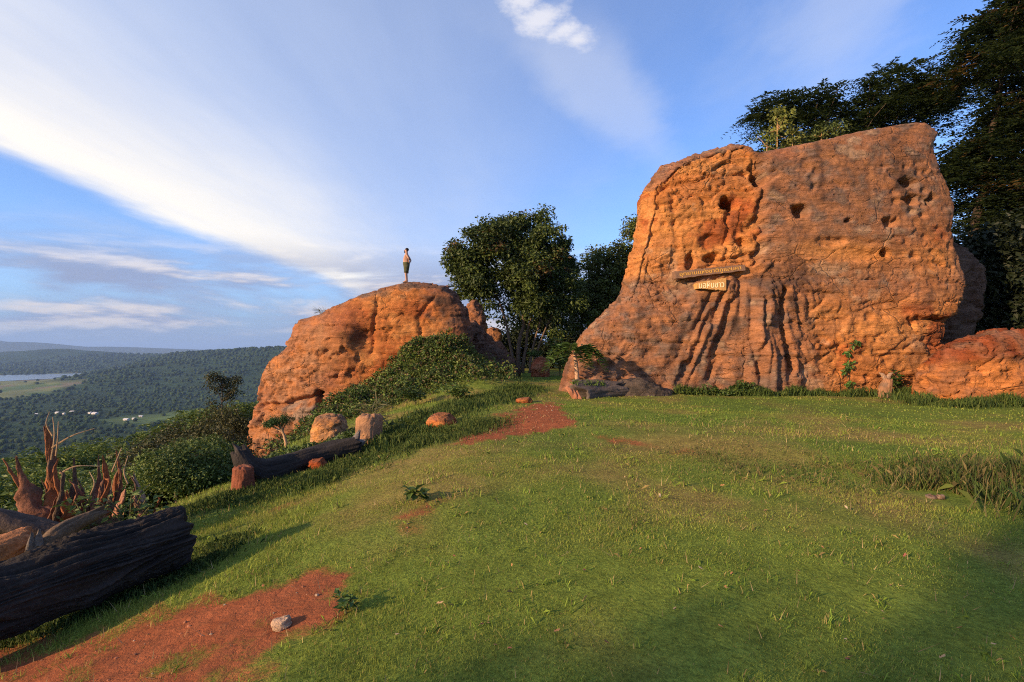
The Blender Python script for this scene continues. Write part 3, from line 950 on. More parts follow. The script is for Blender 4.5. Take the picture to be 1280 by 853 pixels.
    # rounded sockets
    for (px, py, rx, rz, dep) in ((915, 252, 0.30, 0.24, 0.85), (1001, 264, 0.28, 0.22, 0.55), (1143, 225, 0.34, 0.17, 0.4), (1146, 246, 0.30, 0.22, 0.36), (1176, 243, 0.13, 0.15, 0.4),
                                  (1117, 277, 0.27, 0.20, 0.32), (1111, 316, 0.18, 0.13, 0.55), (893, 321, 0.26, 0.20, 0.5), (867, 324, 0.16, 0.3, 0.35), (952, 219, 0.24, 0.28, 0.6), (1062, 276, 0.1, 0.08, 0.3),
                                  (1040, 302, 0.55, 0.2, 0.16), (1060, 318, 1.2, 0.28, 0.12), (895, 300, 0.5, 0.28, 0.18), (1170, 250, 0.1, 0.1, 0.3), (930, 300, 0.2, 0.14, 0.3)):
        xx = x + 0.10 * gnoise(x * 4, y * 4, z * 4, 190); zz = z + 0.10 * gnoise(x * 4, y * 4, z * 4, 191)
        q = np.sqrt(((xx - U(px)) / rx) ** 2 + ((zz - Zp(py)) / rz) ** 2)
        d -= dep * sstep(q, 1.25, 0.55) * front
    # honeycomb patches
    f1, f2 = cell(x * 2.4, y * 2.4, z * 2.8, 195)
    hm = sstep(gnoise(x * 0.45, y * 0.45, z * 0.45, 196), 0.10, 0.45) * front
    d -= hm * 0.12 * sstep(f1, 0.55, 0.15)
    # ledge at the right-hand corner
    d += front * 0.22 * sstep(z, Zp(400), Zp(394)) * sstep(x, U(1120), U(1180)) * sstep(z, Zp(330), Zp(380))
    # colour
    n1 = fbm(x * 0.45, y * 0.45, z * 0.6, 4, 201); n2 = fbm(x * 1.8, y * 1.8, z * 2.4, 4, 203)
    band = gnoise(x * 0.3 + 0.6 * gnoise(x * 0.6, y, z * 0.6, 204), y * 0.3, z * 1.8, 205)
    cc = mixc(FRESH[None] + 0 * co, FRESH2[None], 0.5 + 0.9 * band)
    cc = mixc(cc, REDD[None], sstep(n1 + 0.4 * n2, 0.25, 0.75) * 0.75)
    nz_ = 0.55 * n1 + 0.45 * n2
    bay = sstep(x, U(962), U(940)) * sstep(z, Zp(352), Zp(335)) * sstep(nm[:, 2], 0.6, 0.3)
    lowr = sstep(x + 0.5 * n2, U(985), U(1030)) * sstep(z + 0.6 * n1, Zp(352), Zp(385))
    midp = np.exp(-((x - U(1075)) / 2.2) ** 2 - ((z - Zp(318)) / 0.55) ** 2) + 0.8 * np.exp(-((x - U(1180)) / 0.9) ** 2 - ((z - Zp(330)) / 1.6) ** 2)
    freshm = np.clip(np.maximum(np.maximum(bay * (1.0 + 0.9 * nz_), lowr * (0.85 + 1.1 * nz_)), midp * (0.9 + 1.2 * nz_)) + 0.55 * sstep(nz_, 0.35, 0.8), 0, 1)
    fan = fl_m * np.clip(0.75 + 0.5 * n2, 0, 1)
    weath = np.clip(1.0 - freshm, 0, 1) * np.clip(0.88 + 0.35 * n2, 0, 1)
    weath = np.maximum(weath, np.maximum(0.92 * fan, 0.95 * sstep(nm[:, 2], 0.4, 0.75)))
    # water stains running down
    run = gnoise(x * 2.6 + 0.3 * gnoise(x, y, z * 0.5, 208), y * 1.5, z * 0.16, 209)
    stain = sstep(run + 0.4 * n1, 0.22, 0.6) * sstep(n2 + 0.4 * n1, -0.5, 0.3)
    cc = mixc(cc, mixc(WEATH[None] + 0 * co, GREY[None], sstep(n2, -0.2, 0.6)), weath)
    cc = mixc(cc, DARK[None] * 1.3, 0.72 * stain * np.clip(0.45 + weath, 0, 1))
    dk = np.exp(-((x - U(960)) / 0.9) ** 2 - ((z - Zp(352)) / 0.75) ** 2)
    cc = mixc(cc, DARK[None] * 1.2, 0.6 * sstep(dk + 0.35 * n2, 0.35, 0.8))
    cc = mixc(cc, PALE[None], 0.55 * sstep(n2 * 1.2 - n1, 0.75, 1.2))
    cc = mixc(cc, FRESH2[None] * 1.08, 0.8 * np.maximum(np.exp(-((x - U(1060)) / 1.3) ** 2 - ((z - Zp(316)) / 0.35) ** 2), np.exp(-((x - U(1110)) / 1.6) ** 2 - ((z - Zp(412)) / 0.5) ** 2)))
    cc = mixc(cc, REDD[None], 0.7 * sstep(np.exp(-((x - U(1185)) / 0.7) ** 2 - ((z - Zp(420)) / 0.9) ** 2) + 0.25 * n2, 0.3, 0.7))
    cc = cc * (1 + 0.16 * gnoise(x * 9, y * 9, z * 9, 211) + 0.10 * gnoise(x * 17, y * 17, z * 17, 212))[:, None]
    return d, np.clip(cc, 0.02, 0.7)
rockA = rock('rock_outcrop', 'towering flat-faced sandstone rock carrying two wooden sign boards', [A_(*p) for p in silA], YA, 0.95, 4.5, 0.052, 5.0, shapeA,
             centre=A_(985, 330), lean=0.0, bow=0.010)

silL = [(1165, 520), (1160, 400), (1170, 320), (1190, 300), (1208, 310), (1227, 327), (1230, 350), (1222, 384), (1208, 425), (1202, 460), (1200, 520)]
def lobe_shape(co, nm):
    x, y, z = co.T
    cc = mixc(GREY[None] * 0.7 + 0 * co, DARK[None] * 1.6, 0.5 + fbm(x * 1.4, y * 1.4, z * 1.4, 4, 731))  # shade of the rock's turned-away side put into the dark grey
    return base_relief(co, 733, 0.8, 1.2, 1.3), np.clip(cc, 0.02, 0.5)
rock('rock_outcrop', 'shoulder of rock coloured dark grey for its shade behind the right end of the tall one', [A_(*p, 21.4) for p in silL], 21.6, 0.9, 1.6, 0.08, 2.6, lobe_shape)

# --- the rounded rock the man stands on
YB = 25.8
silB = [(318, 660), (312, 600), (309, 562), (312, 526), (313, 491), (320, 459), (336, 442), (349, 434), (363, 411), (374, 399), (402, 391), (424, 379), (452, 366), (476, 356),
        (501, 351), (529, 350), (556, 355), (571, 366), (582, 386), (588, 414), (590, 436), (592, 470), (596, 540), (560, 640)]
def shapeB(co, nm):
    x, y, z = co.T
    YFB = 24.0
    def U(px): return (px - 640.0) / F * YFB
    def Zp(py): return EYE + (437.0 - py) / F * YFB
    front = np.clip(-nm[:, 1] * 1.6, 0, 1)
    d = base_relief(co, 301, 1.0, 1.2, 1.05, 0.8)
    for pts, dep, wd, sdn in (([(U(312), Zp(512)), (U(345), Zp(507)), (U(375), Zp(500)), (U(398), Zp(492))], 0.34, 0.09, 330),
                              ([(U(394), Zp(492)), (U(396), Zp(512)), (U(397), Zp(530))], 0.55, 0.15, 333),
                              ([(U(312), Zp(520)), (U(330), Zp(517))], 0.2, 0.07, 336),
                              ([(U(580), Zp(380)), (U(583), Zp(420)), (U(579), Zp(455))], 0.4, 0.12, 339),
                              ([(U(466), Zp(372)), (U(463), Zp(400)), (U(461), Zp(440))], 0.15, 0.10, 342),
                              ([(U(538), Zp(368)), (U(520), Zp(395)), (U(525), Zp(430))], 0.12, 0.08, 345),
                              ([(U(320), Zp(545)), (U(345), Zp(549)), (U(372), Zp(545))], 0.14, 0.07, 348)):
        c_ = crack_dist(x, z, pts, 0.14, sdn)
        d -= dep * np.exp(-(c_ / wd) ** 2) * front
    # overhang of the pitted brow on the left
    bro = np.exp(-((x - U(420)) / 1.7) ** 2 - ((z - Zp(425)) / 1.5) ** 2)
    d += 0.5 * bro * front
    d -= 0.45 * front * np.exp(-((x - U(452)) / 0.55) ** 2 - ((z - Zp(425)) / 0.9) ** 2)
    wq = 0.55 * gnoise(x * 1.5, y * 1.5, z * 1.5, 355); wr = 0.5 * gnoise(x * 3.1, y * 3.1, z * 3.1, 356)
    f1, f2 = cell(x * 2.1 + wq + wr, y * 2.1, z * 2.9 + wq - wr, 351)
    hm = sstep(np.exp(-((x - U(418)) / 1.5) ** 2 - ((z - Zp(455)) / 1.3) ** 2) + 0.3 * gnoise(x * 0.8, y * 0.8, z * 0.8, 352), 0.4, 0.8)
    d -= 0.17 * hm * front * sstep(f1 + 0.25 * wr, 0.48, 0.2)
    f1b, _ = cell(x * 3.6 + wr, y * 3.6, z * 4.8 + wq, 353)
    hm2 = sstep(gnoise(x * 0.5, y * 0.5, z * 0.5, 354), 0.05, 0.4)
    d -= 0.05 * hm2 * front * sstep(f1b, 0.5, 0.12)
    # block at the lower left stands proud
    d += 0.25 * front * sstep(z, Zp(506), Zp(514)) * sstep(x, U(400), U(390))
    n1 = fbm(x * 0.4, y * 0.4, z * 0.5, 4, 361); n2 = fbm(x * 1.7, y * 1.7, z * 2.3, 4, 363)
    cc = mixc(FRESH[None] + 0 * co, REDD[None], sstep(n1 + 0.3 * n2, -0.3, 0.6) * 0.7)
    cc = mixc(cc, FRESH2[None], 0.8 * sstep(n2 - n1, 0.1, 0.8))
    left = sstep(x + 0.8 * n2, U(470), U(385))
    weath = 0.85 * left * np.clip(0.85 + 0.7 * n2, 0, 1)
    weath = np.maximum(weath, 0.95 * sstep(nm[:, 2] + 0.25 * n2, 0.25, 0.7))
    right = sstep(x + 1.1 * n2 + 0.6 * (z - Zp(400)), U(530), U(575))  # shadow at the upper right, coloured together with the dark grey weathering
    weath = np.maximum(weath, 0.9 * right)
    wl_ = mixc(WEATH[None] * 1.0 + 0 * co, GREY[None] * 0.9, sstep(n2, -0.3, 0.5))
    wl_ = mixc(wl_, np.array([[0.34, 0.165, 0.088]]), 0.75 * left * sstep(nm[:, 2], 0.7, 0.3))
    cc = mixc(cc, wl_, weath)
    run = gnoise(x * 2.0, y * 1.4, z * 0.2, 369)
    cc = mixc(cc, DARK[None] * 1.3, 0.6 * sstep(run + 0.5 * n2, 0.25, 0.7) * np.clip(0.25 + weath, 0, 1))
    shade_dk = np.exp(-((x - U(552)) / 1.2) ** 2 - ((z - Zp(375)) / 0.9) ** 2) + 0.8 * np.exp(-((x - U(445)) / 0.8) ** 2 - ((z - Zp(420)) / 0.9) ** 2)  # dark patches: upper right shadow and shade in the hollow, put into the colour
    cc = mixc(cc, DARK[None], 0.65 * sstep(shade_dk + 0.35 * n2, 0.4, 0.9))
    low = np.exp(-((x - U(375)) / 1.1) ** 2 - ((z - Zp(518)) / 0.6) ** 2)
    cc = mixc(cc, np.array([[0.26, 0.20, 0.15]]), 0.7 * sstep(low + 0.4 * n2, 0.3, 0.8))
    cc = cc * (1 + 0.16 * gnoise(x * 9, y * 9, z * 9, 371) + 0.1 * gnoise(x * 17, y * 17, z * 17, 372))[:, None]
    return d, np.clip(cc, 0.02, 0.7)
rockB = rock('rock_outcrop', 'whale-backed orange sandstone rock with a man standing on top', [A_(*p, YB - 0.5) for p in silB], YB, 1.3, 4.6, 0.068, 3.6, shapeB,
             centre=A_(465, 480, YB - 0.5), bow=0.012)

def plain_shape(seed, s=1.0, c1=FRESH, c2=WEATH, wt=0.5, top=0.8, strata=1.0, dk=0.3):
    def fn(co, nm):
        x, y, z = co.T / s
        d = base_relief(co, seed, s, strata, 1.7)
        n1 = fbm(x * 0.5, y * 0.5, z * 0.7, 4, seed + 61); n2 = fbm(x * 1.9, y * 1.9, z * 2.6, 4, seed + 63)
        cc = mixc(c1[None] + 0 * co, c2[None], np.clip(wt + 0.8 * n1 + 0.4 * n2, 0, 1))
        cc = mixc(cc, WEATH[None] * 0.9, top * sstep(nm[:, 2] + 0.2 * n2, 0.35, 0.75))
        cc = mixc(cc, DARK[None] * 1.2, dk * sstep(n2 - 0.4 * n1, 0.2, 0.8))
        cc = cc * (1 + 0.16 * gnoise(x * 9, y * 9, z * 9, seed + 71))[:, None]
        return d, np.clip(cc, 0.02, 0.7)
    return fn

# --- boulder at the right-hand edge
YR = 15.7
def shapeR(co, nm):
    x, y, z = co.T
    d, cc = plain_shape(501, 0.7, FRESH, WEATH, 0.35, 0.95, 1.8, 0.35)(co, nm)
    zz = z - (EYE + (437 - 458) / F * 15.2) - 0.13 * (x - 13.0)
    d += 0.14 * sstep(zz, -0.05, 0.06) * np.clip(-nm[:, 1] * 2, 0, 1)
    cc = mixc(cc, mixc(REDD[None] * 0.72 + 0 * co, WEATH[None] * 0.8, sstep(gnoise(x * 2.2, y, z * 0.6, 511), -0.2, 0.4)), 0.85 * sstep(zz, -0.05, 0.12))
    return d, cc
silR0 = [(1176, 560), (1170, 500), (1168, 468), (1180, 446), (1202, 430), (1236, 417), (1275, 411), (1325, 413), (1375, 428), (1415, 462), (1428, 505), (1425, 560)]
silR = [(a + 6, b) for a, b in silR0]
rockR = rock('boulder', 'rounded red-capped boulder beside the foot of the tall rock', [A_(*p, YR - 0.3) for p in silR], YR, 0.8, 2.2, 0.055, 2.8, shapeR, cat='boulder')

# --- rocks between the two outcrops; the wedge's shade is put into its grey
silC = [(572, 520), (578, 440), (584, 402), (592, 398), (604, 412), (618, 424), (631, 437), (645, 452), (651, 466), (655, 500), (648, 520)]
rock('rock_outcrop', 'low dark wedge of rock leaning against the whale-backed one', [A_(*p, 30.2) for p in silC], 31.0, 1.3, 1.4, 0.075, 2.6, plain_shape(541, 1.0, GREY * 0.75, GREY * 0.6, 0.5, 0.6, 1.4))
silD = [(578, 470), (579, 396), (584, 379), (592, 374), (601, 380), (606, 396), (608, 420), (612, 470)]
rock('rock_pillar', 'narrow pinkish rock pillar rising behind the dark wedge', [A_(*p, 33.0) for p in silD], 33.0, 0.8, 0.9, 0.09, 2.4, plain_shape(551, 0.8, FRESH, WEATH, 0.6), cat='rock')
silE = [(606, 470), (608, 436), (602, 424), (606, 414), (616, 410), (627, 416), (627, 424), (621, 432), (622, 470)]
rock('mushroom_rock', 'small mushroom-shaped pink rock beside the tree trunks', [A_(*p, 36.0) for p in silE], 36.0, 0.6, 0.8, 0.08, 2.2, plain_shape(561, 0.6, FRESH2, WEATH, 0.5, 0.3), cat='rock')

# --- smaller stones
def stone(name, label, px, py, d, w, h, seed, vox=0.03, c1=FRESH, c2=REDD, tf=None, jag=0.25, cat='stone', wt=0.4, sil=None, group=None, top=0.5):
    r_ = np.random.default_rng(seed)
    dh = hit(px, py)[1]
    if abs(dh - d) < 8:
        w *= dh / d; h *= dh / d; d = dh
    p = at(px, py, d)
    x0 = p[0]; zb = p[2]
    if sil is None:
        n = 11
        th = np.linspace(0, 2 * math.pi, n, endpoint=False)
        q = [(x0 + 0.5 * w * math.copysign(abs(math.cos(t)) ** 0.75, math.cos(t)) * (1 + jag * r_.uniform(-1, 1)),
              zb + h * 0.42 + 0.56 * h * math.copysign(abs(math.sin(t)) ** 0.75, math.sin(t)) * (1 + jag * r_.uniform(-1, 1))) for t in th]
    else:
        q = [(x0 + a * w, zb + b * h) for a, b in sil]
    tf = tf or w * 0.45
    s = max(0.12, min(w, h) * 0.5)
    o = rock(name, label, q, d, tf, tf, vox, 2.2, plain_shape(seed + 600, s, c1, c2, wt, top, 0.6), cat=cat)
    if group: o['group'] = group
    return o
stone('boulder', 'angular pale orange boulder between the bent dark log and the whale-backed rock', 412, 553, 17.4, 1.25, 1.0, 21, 0.035, FRESH2, PALE, 0.5, sil=[(-0.48, -0.2), (-0.5, 0.35), (-0.36, 0.92), (-0.05, 1.0), (0.3, 0.96), (0.5, 0.8), (0.55, 0.3), (0.5, -0.2)], cat='boulder')
stone('boulder', 'low red and grey boulder lying in grass below the planted mound', 551, 532, 16.2, 0.92, 0.4, 22, 0.025, FRESH, REDD, 0.4, sil=[(-0.5, -0.2), (-0.5, 0.35), (-0.33, 0.8), (-0.05, 1.0), (0.3, 0.95), (0.48, 0.6), (0.56, 0.2), (0.5, -0.2)], cat='boulder')
def stone_on_ground(name, label, px, py, w, h, seed, **kw):
    p = hit(px, py)
    return stone(name, label, px, py + 0.1 * h * F / p[1], p[1], w, h, seed, **kw)
stone_on_ground('stone', 'cream weathered stone at the edge of the bare red earth', 352, 784, 0.14, 0.065, 23, vox=0.008, c1=np.array([0.50, 0.36, 0.23]), c2=np.array([0.52, 0.34, 0.22]), top=0.1)
stone_on_ground('stone', 'round tan pebble with a flat grey twin beside the tall grass', 1177, 624, 0.085, 0.06, 24, vox=0.007, c1=np.array([0.30, 0.20, 0.14]), c2=PALE, top=0.1)
stone_on_ground('stone', 'flat grey pebble touching the round tan one', 1165, 623, 0.10, 0.045, 25, vox=0.007, c1=np.array([0.24, 0.2, 0.16]), c2=GREY, top=0.1)
stone_on_ground('stone', 'red stone on the grass where the earth path narrows', 656, 503, 0.45, 0.18, 26, vox=0.02)
stone_on_ground('stone', 'reddish stone half under the bent dark log', 397, 584, 0.34, 0.2, 27, vox=0.025, c1=REDD, c2=REDD)

def front_y(o, x, z, rad=0.12):
    co = o_co[o.name]
    m = (np.abs(co[:, 0] - x) < rad) & (np.abs(co[:, 2] - z) < rad)
    return float(co[m][:, 1].min()) if m.any() else None
def top_z(o, x, y, rad=0.15):
    co = o_co[o.name]
    m = (np.abs(co[:, 0] - x) < rad) & (np.abs(co[:, 1] - y) < rad)
    return float(co[m][:, 2].max())

# ================================================================== FAR COUNTRY
def ico(sub):
    bm = bmesh.new(); bmesh.ops.create_icosphere(bm, subdivisions=sub, radius=1.0)
    v_ = np.array([q.co[:] for q in bm.verts]); f = np.array([[q.index for q in p.verts] for p in bm.faces]); bm.free()
    return v_, f
ICO1, ICF1 = ico(1)

def build_forest():
    r_ = np.random.default_rng(3)
    n = 18000
    a = np.radians(r_.uniform(-56, -14, n))
    # roughly even in the view: more per metre close by
    rr = 120.0 / (1 - r_.random(n) * (1 - 120.0 / 8500.0))
    extra = r_.random(n) < 0.5
    rr = np.where(extra, r_.uniform(700, 8500, n), rr)
    x = np.sin(a) * rr; y = np.cos(a) * rr
    z = height(x, y)
    fm = fields(x, y, z)
    keep = (fm < 0.5) | (r_.random(n) < 0.045)
    keep &= lake_mask(x, y) < -0.1
    x, y, z, rr = x[keep], y[keep], z[keep], rr[keep]
    n = len(x)
    s = r_.uniform(4.0, 8.0, n) * (1 + 1.5 * sstep(rr, 1200, 7000))
    v0, f0 = ICO1, ICF1
    sel = r_.normal(0, 0.16, (n, len(v0)))
    V_ = (v0[None] * (1 + sel[..., None]))
    V_ = V_ * (s[:, None, None] * np.array([1, 1, 0.85])) + np.stack([x, y, z + s * 0.55], -1)[:, None]
    Fa = (f0[None] + (np.arange(n) * len(v0))[:, None, None]).reshape(-1)
    big = fbm(x / 260.0, y / 260.0, 0.6, 3, 81)
    base = np.array([0.026, 0.046, 0.017])[None] * (1 + 0.35 * big[:, None]) * r_.uniform(0.8, 1.2, (n, 1))
    base = base * (1 + r_.uniform(-0.1, 0.25, (n, 1)) * np.array([1, 0.2, 0]))
    C_ = np.repeat(base[:, None], len(v0), 1).reshape(-1, 3)
    me = mesh_from('forest', V_.reshape(-1, 3), Fa, np.full(n * len(f0), 3), C_, True, [M_FOREST])
    link('forest', me, label='dark green forest covering the far hills and the valley floor', kind='stuff')
build_forest()

# village sheds and houses in the valley clearing
def build_house(px, py, w, dpt, h, rz, wall, roof, label, group):
    d = 222.0 * F / (py - 437.0)
    p = at(px, py, d)
    g = gz(p[0], d)
    o = empty('village_house', (p[0], d, g - 0.3), label, 'house', group, rz)
    gw = Geo(); gw.box((0, 0, h / 2), (w / 2, dpt / 2, h / 2), wall)
    m1 = gw.mesh('wall', M_PLAIN); link('wall', m1, o)
    gr = Geo()
    e = 0.8; rh = dpt * 0.28
    v_ = [(-w / 2 - e, -dpt / 2 - e, h - 0.3), (w / 2 + e, -dpt / 2 - e, h - 0.3), (w / 2 + e, dpt / 2 + e, h - 0.3), (-w / 2 - e, dpt / 2 + e, h - 0.3), (-w / 2 - e, 0, h + rh), (w / 2 + e, 0, h + rh)]
    gr.add(v_, [(0, 1, 5, 4), (2, 3, 4, 5), (0, 4, 3), (1, 2, 5), (0, 3, 2, 1)], roof)
    link('roof', gr.mesh('roof', M_PLAIN), o)
    gd = Geo()
    gd.box((w * 0.1, -dpt / 2 - 0.06, 1.2), (0.9, 0.05, 1.2), (0.12, 0.1, 0.09))
    link('door', gd.mesh('door', M_PLAIN), o)
    return o
hr = np.random.default_rng(12)
WHT = (0.45, 0.45, 0.46); GRYR = (0.45, 0.46, 0.48)
for (px, py, w) in ((72, 519, 22), (80, 520.5, 14), (91, 518, 26), (97, 519.5, 30), (104, 518.5, 18), (113, 520, 26), (119, 521, 34), (126, 519.5, 16), (46, 520, 14)):
    build_house(px, py, w * 0.62, w * 0.36, 4.0, hr.uniform(-0.5, 0.5), (0.6, 0.58, 0.55), WHT if hr.random() < 0.8 else GRYR, 'small white-roofed building in the valley village clearing', 'valley village buildings')
for (px, py, w) in ((158, 527, 16), (168, 526, 12), (176, 523, 10)):
    build_house(px, py, w, w * 0.6, 4.5, hr.uniform(-0.5, 0.5), (0.55, 0.5, 0.45), GRYR, 'tiny grey-roofed house on the edge of the village clearing', 'outlying valley houses')

# ================================================================== FOLIAGE
def leaf_quads(pos, nrm, direc, L, Wd, colr, fold=0.25):
    """diamond leaves: base, right, tip, left"""
    n = len(pos)
    nrm = nrm / (np.linalg.norm(nrm, axis=1)[:, None] + 1e-9)
    direc = direc - nrm * np.sum(direc * nrm, 1)[:, None]
    direc /= np.linalg.norm(direc, axis=1)[:, None] + 1e-9
    side = np.cross(direc, nrm)
    L = np.broadcast_to(np.asarray(L, float), (n,))[:, None]; Wd = np.broadcast_to(np.asarray(Wd, float), (n,))[:, None]
    V_ = np.stack([pos, pos + direc * L * 0.45 + side * Wd * 0.5 + nrm * Wd * fold, pos + direc * L, pos + direc * L * 0.45 - side * Wd * 0.5 + nrm * Wd * fold], 1)
    Fa = np.arange(n * 4)
    C_ = np.repeat(np.asarray(colr)[:, None], 4, 1).reshape(-1, 3)
    return V_.reshape(-1, 3), Fa, np.full(n, 4), C_

def unit(r_, n):
    v_ = r_.normal(size=(n, 3))
    return v_ / np.linalg.norm(v_, axis=1)[:, None]

def crown_clumps(r_, centres, radii, per, leaf, colA, colB, style='broad', warm=None):
    """leaves in clumps; returns one mesh's arrays"""
    centres = np.asarray(centres, float); radii = np.asarray(radii, float)
    k = len(centres)
    if style == 'broad':
        n = k * per
        ci = np.repeat(np.arange(k), per)
        u_ = unit(r_, n)
        rad = radii[ci] * r_.random(n) ** 0.42
        pos = centres[ci] + u_ * rad[:, None] * np.array([1, 1, 0.68])
        # small twiggy sub-clusters
        pos += unit(r_, n) * leaf * 0.8
        nr = u_ * 0.6 + unit(r_, n) * 0.8 + np.array([0, 0, 0.6])
        di = u_ * 0.5 + unit(r_, n) * 0.9 + np.array([0, 0, -0.35])
        L = leaf * r_.uniform(0.7, 1.35, n); Wd = L * r_.uniform(0.45, 0.62, n)
    elif style == 'feather':
        # drooping sprays: flat rows of leaflets along an arching stalk
        ns = max(4, per // 16)
        n = k * ns * 16
        ci = np.repeat(np.arange(k), ns * 16)
        sd = np.repeat(unit(r_, k * ns) * np.array([1, 1, 0.35]) + np.array([0.15, 0, 0.12]), 16, 0)
        sd /= np.linalg.norm(sd, axis=1)[:, None]
        so = np.repeat(unit(r_, k * ns) * (r_.random(k * ns) ** 0.5)[:, None], 16, 0) * radii[ci][:, None] * np.array([0.85, 0.85, 0.4])
        t = np.tile(np.repeat(np.linspace(0.1, 1, 8), 2), k * ns)
        sgn = np.tile(np.array([1, -1] * 8), k * ns)
        ln = np.repeat(r_.uniform(0.6, 1.15, k * ns), 16) * leaf * 5
        pos = centres[ci] + so + sd * (t * ln)[:, None] + np.array([0, 0, -1]) * (t ** 2 * ln * 0.45)[:, None]
        sidev = np.cross(sd, np.array([0, 0, 1.0]))
        sidev /= np.linalg.norm(sidev, axis=1)[:, None] + 1e-9
        nr = np.array([0, 0, 1.0]) + 0.35 * unit(r_, n)
        di = sidev * sgn[:, None] * 0.8 + sd * 0.7 + np.array([0, 0, -0.25])
        L = leaf * r_.uniform(0.8, 1.3, n) * (1.15 - 0.5 * t); Wd = L * 0.42
    tn = r_.random(k)[ci]
    tl = np.clip(tn * 0.6 + r_.random(n) * 0.55, 0, 1)
    cc = np.asarray(colA)[None] * (1 - tl[:, None]) + np.asarray(colB)[None] * tl[:, None]
    if warm is not None:
        w = (r_.random(k)[ci] < warm[0]) & (r_.random(n) < 0.6)
        cc[w] = np.asarray(warm[1]) * r_.uniform(0.7, 1.3, (w.sum(), 1))
    return leaf_quads(pos, nr, di, L, Wd, cc)

def cluster_points(r_, env, n, shell=0.5):
    """points inside a union of ellipsoids (cx,cy,cz,rx,ry,rz), favouring the outside"""
    env = np.asarray(env, float)
    w = env[:, 3] * env[:, 4] * env[:, 5]; w = w ** 0.75; w /= w.sum()
    i = r_.choice(len(env), n, p=w)
    u_ = unit(r_, n)
    rad = r_.random(n) ** shell
    return env[i, :3] + u_ * rad[:, None] * env[i, 3:]

def make_tree(name, label, base, env, nclump, crad, per, leaf, colA, colB, trunks, seed, style='broad', warm=None, group=None, bark=(0.10, 0.075, 0.055), cat='tree', nbr=26, shell=0.45, sizes=None):
    """base: world xyz of the foot; env, trunks in local coordinates"""
    r_ = np.random.default_rng(seed)
    o = empty(name, tuple(base), label, cat, group)
    C_ = cluster_points(r_, env, nclump, shell)
    rad = crad * r_.uniform(0.6, 1.25, nclump)
    v_, f, t, c_ = crown_clumps(r_, C_, rad, per, leaf, colA, colB, style, warm)
    me = mesh_from('crown', v_, f, t, c_, False, [M_LEAF])
    link('crown', me, o)
    g = Geo()
    tips = []
    for pts, r0, r1 in trunks:
        P_ = smooth_path(pts, 10)
        P_[1:-1] += r_.normal(0, r0 * 0.25, (8, 3)) * np.array([1, 1, 0.2])
        rr = np.linspace(r0, r1, 10); rr[0] *= 1.25
        a, b = tube(P_, rr, 9); g.add(a, b, np.asarray(bark) * r_.uniform(0.85, 1.15))
        tips.append((P_, rr))
    pick = r_.choice(nclump, min(nbr, nclump), replace=False)
    for i in pick:
        tgt = C_[i]
        bd = min(tips, key=lambda q: np.min(np.linalg.norm(q[0][4:] - tgt, axis=1) + 0.5 * np.maximum(q[0][4:, 2] - tgt[2], 0)))
        j = 4 + int(np.argmin(np.linalg.norm(bd[0][4:] - tgt, axis=1) + 1.2 * np.maximum(bd[0][4:, 2] - tgt[2] + 0.3, 0)))
        s0 = bd[0][j]
        midp = s0 * 0.5 + tgt * 0.5 + r_.normal(0, 0.06, 3) * np.linalg.norm(tgt - s0) + np.array([0, 0, 0.05 * np.linalg.norm(tgt - s0)])
        P_ = smooth_path([s0, midp, tgt], 7)
        a, b = tube(P_, np.linspace(bd[1][j] * 0.55, 0.012, 7), 5)
        g.add(a, b, np.asarray(bark) * r_.uniform(0.8, 1.1))
    link('trunk', g.mesh('trunk', M_BARK, True), o)
    return o

DG = (0.016, 0.028, 0.009); MG = (0.038, 0.058, 0.016); YG = (0.09, 0.11, 0.022); LG = (0.06, 0.095, 0.022); OL = (0.055, 0.058, 0.020)

def ell(px, py, d, rx, ry, rz, base):
    p = at(px, py, d) - np.asarray(base)
    return (p[0], p[1], p[2], rx * d / F, ry, rz * d / F)

# --- tree between the two rocks
b = np.array([0.6, 35.0, gz(0.6, 35.0)])
make_tree('broadleaf_tree', 'dark multi-stemmed broadleaf tree standing between the two big rocks', b,
          [ell(640, 345, 35, 70, 2.6, 60, b), ell(605, 320, 34.6, 48, 1.9, 38, b), ell(672, 305, 35.4, 42, 2.0, 40, b), ell(640, 292, 35, 45, 1.9, 28, b), ell(590, 350, 34.5, 35, 1.5, 26, b),
           ell(680, 375, 35.5, 45, 2.3, 50, b), ell(690, 345, 35.8, 36, 1.9, 45, b), ell(565, 318, 34.5, 20, 0.9, 12, b), ell(683, 272, 35, 16, 0.8, 9, b)],
          300, 0.70, 190, 0.23, (0.024, 0.040, 0.010), (0.085, 0.118, 0.024),
          [([(-0.25, 0, -0.2), (-0.1, 0, 2), (0.2, 0, 4), (0.0, 0.1, 7)], 0.17, 0.06), ([(0.1, 0.1, -0.2), (0.35, 0.1, 2), (1.0, 0.2, 5)], 0.15, 0.05),
           ([(-0.6, 0, -0.2), (-0.7, 0, 2), (-1.5, 0, 5.0)], 0.14, 0.05), ([(0.55, 0.1, -0.2), (0.8, 0, 1.7), (1.6, 0, 4.4)], 0.11, 0.04), ([(0.9, 0.2, -0.2), (1.3, 0.2, 2), (2.4, 0.2, 4.5)], 0.11, 0.04)],
          401, warm=(0.06, (0.10, 0.06, 0.02)), bark=(0.15, 0.105, 0.075), nbr=60)
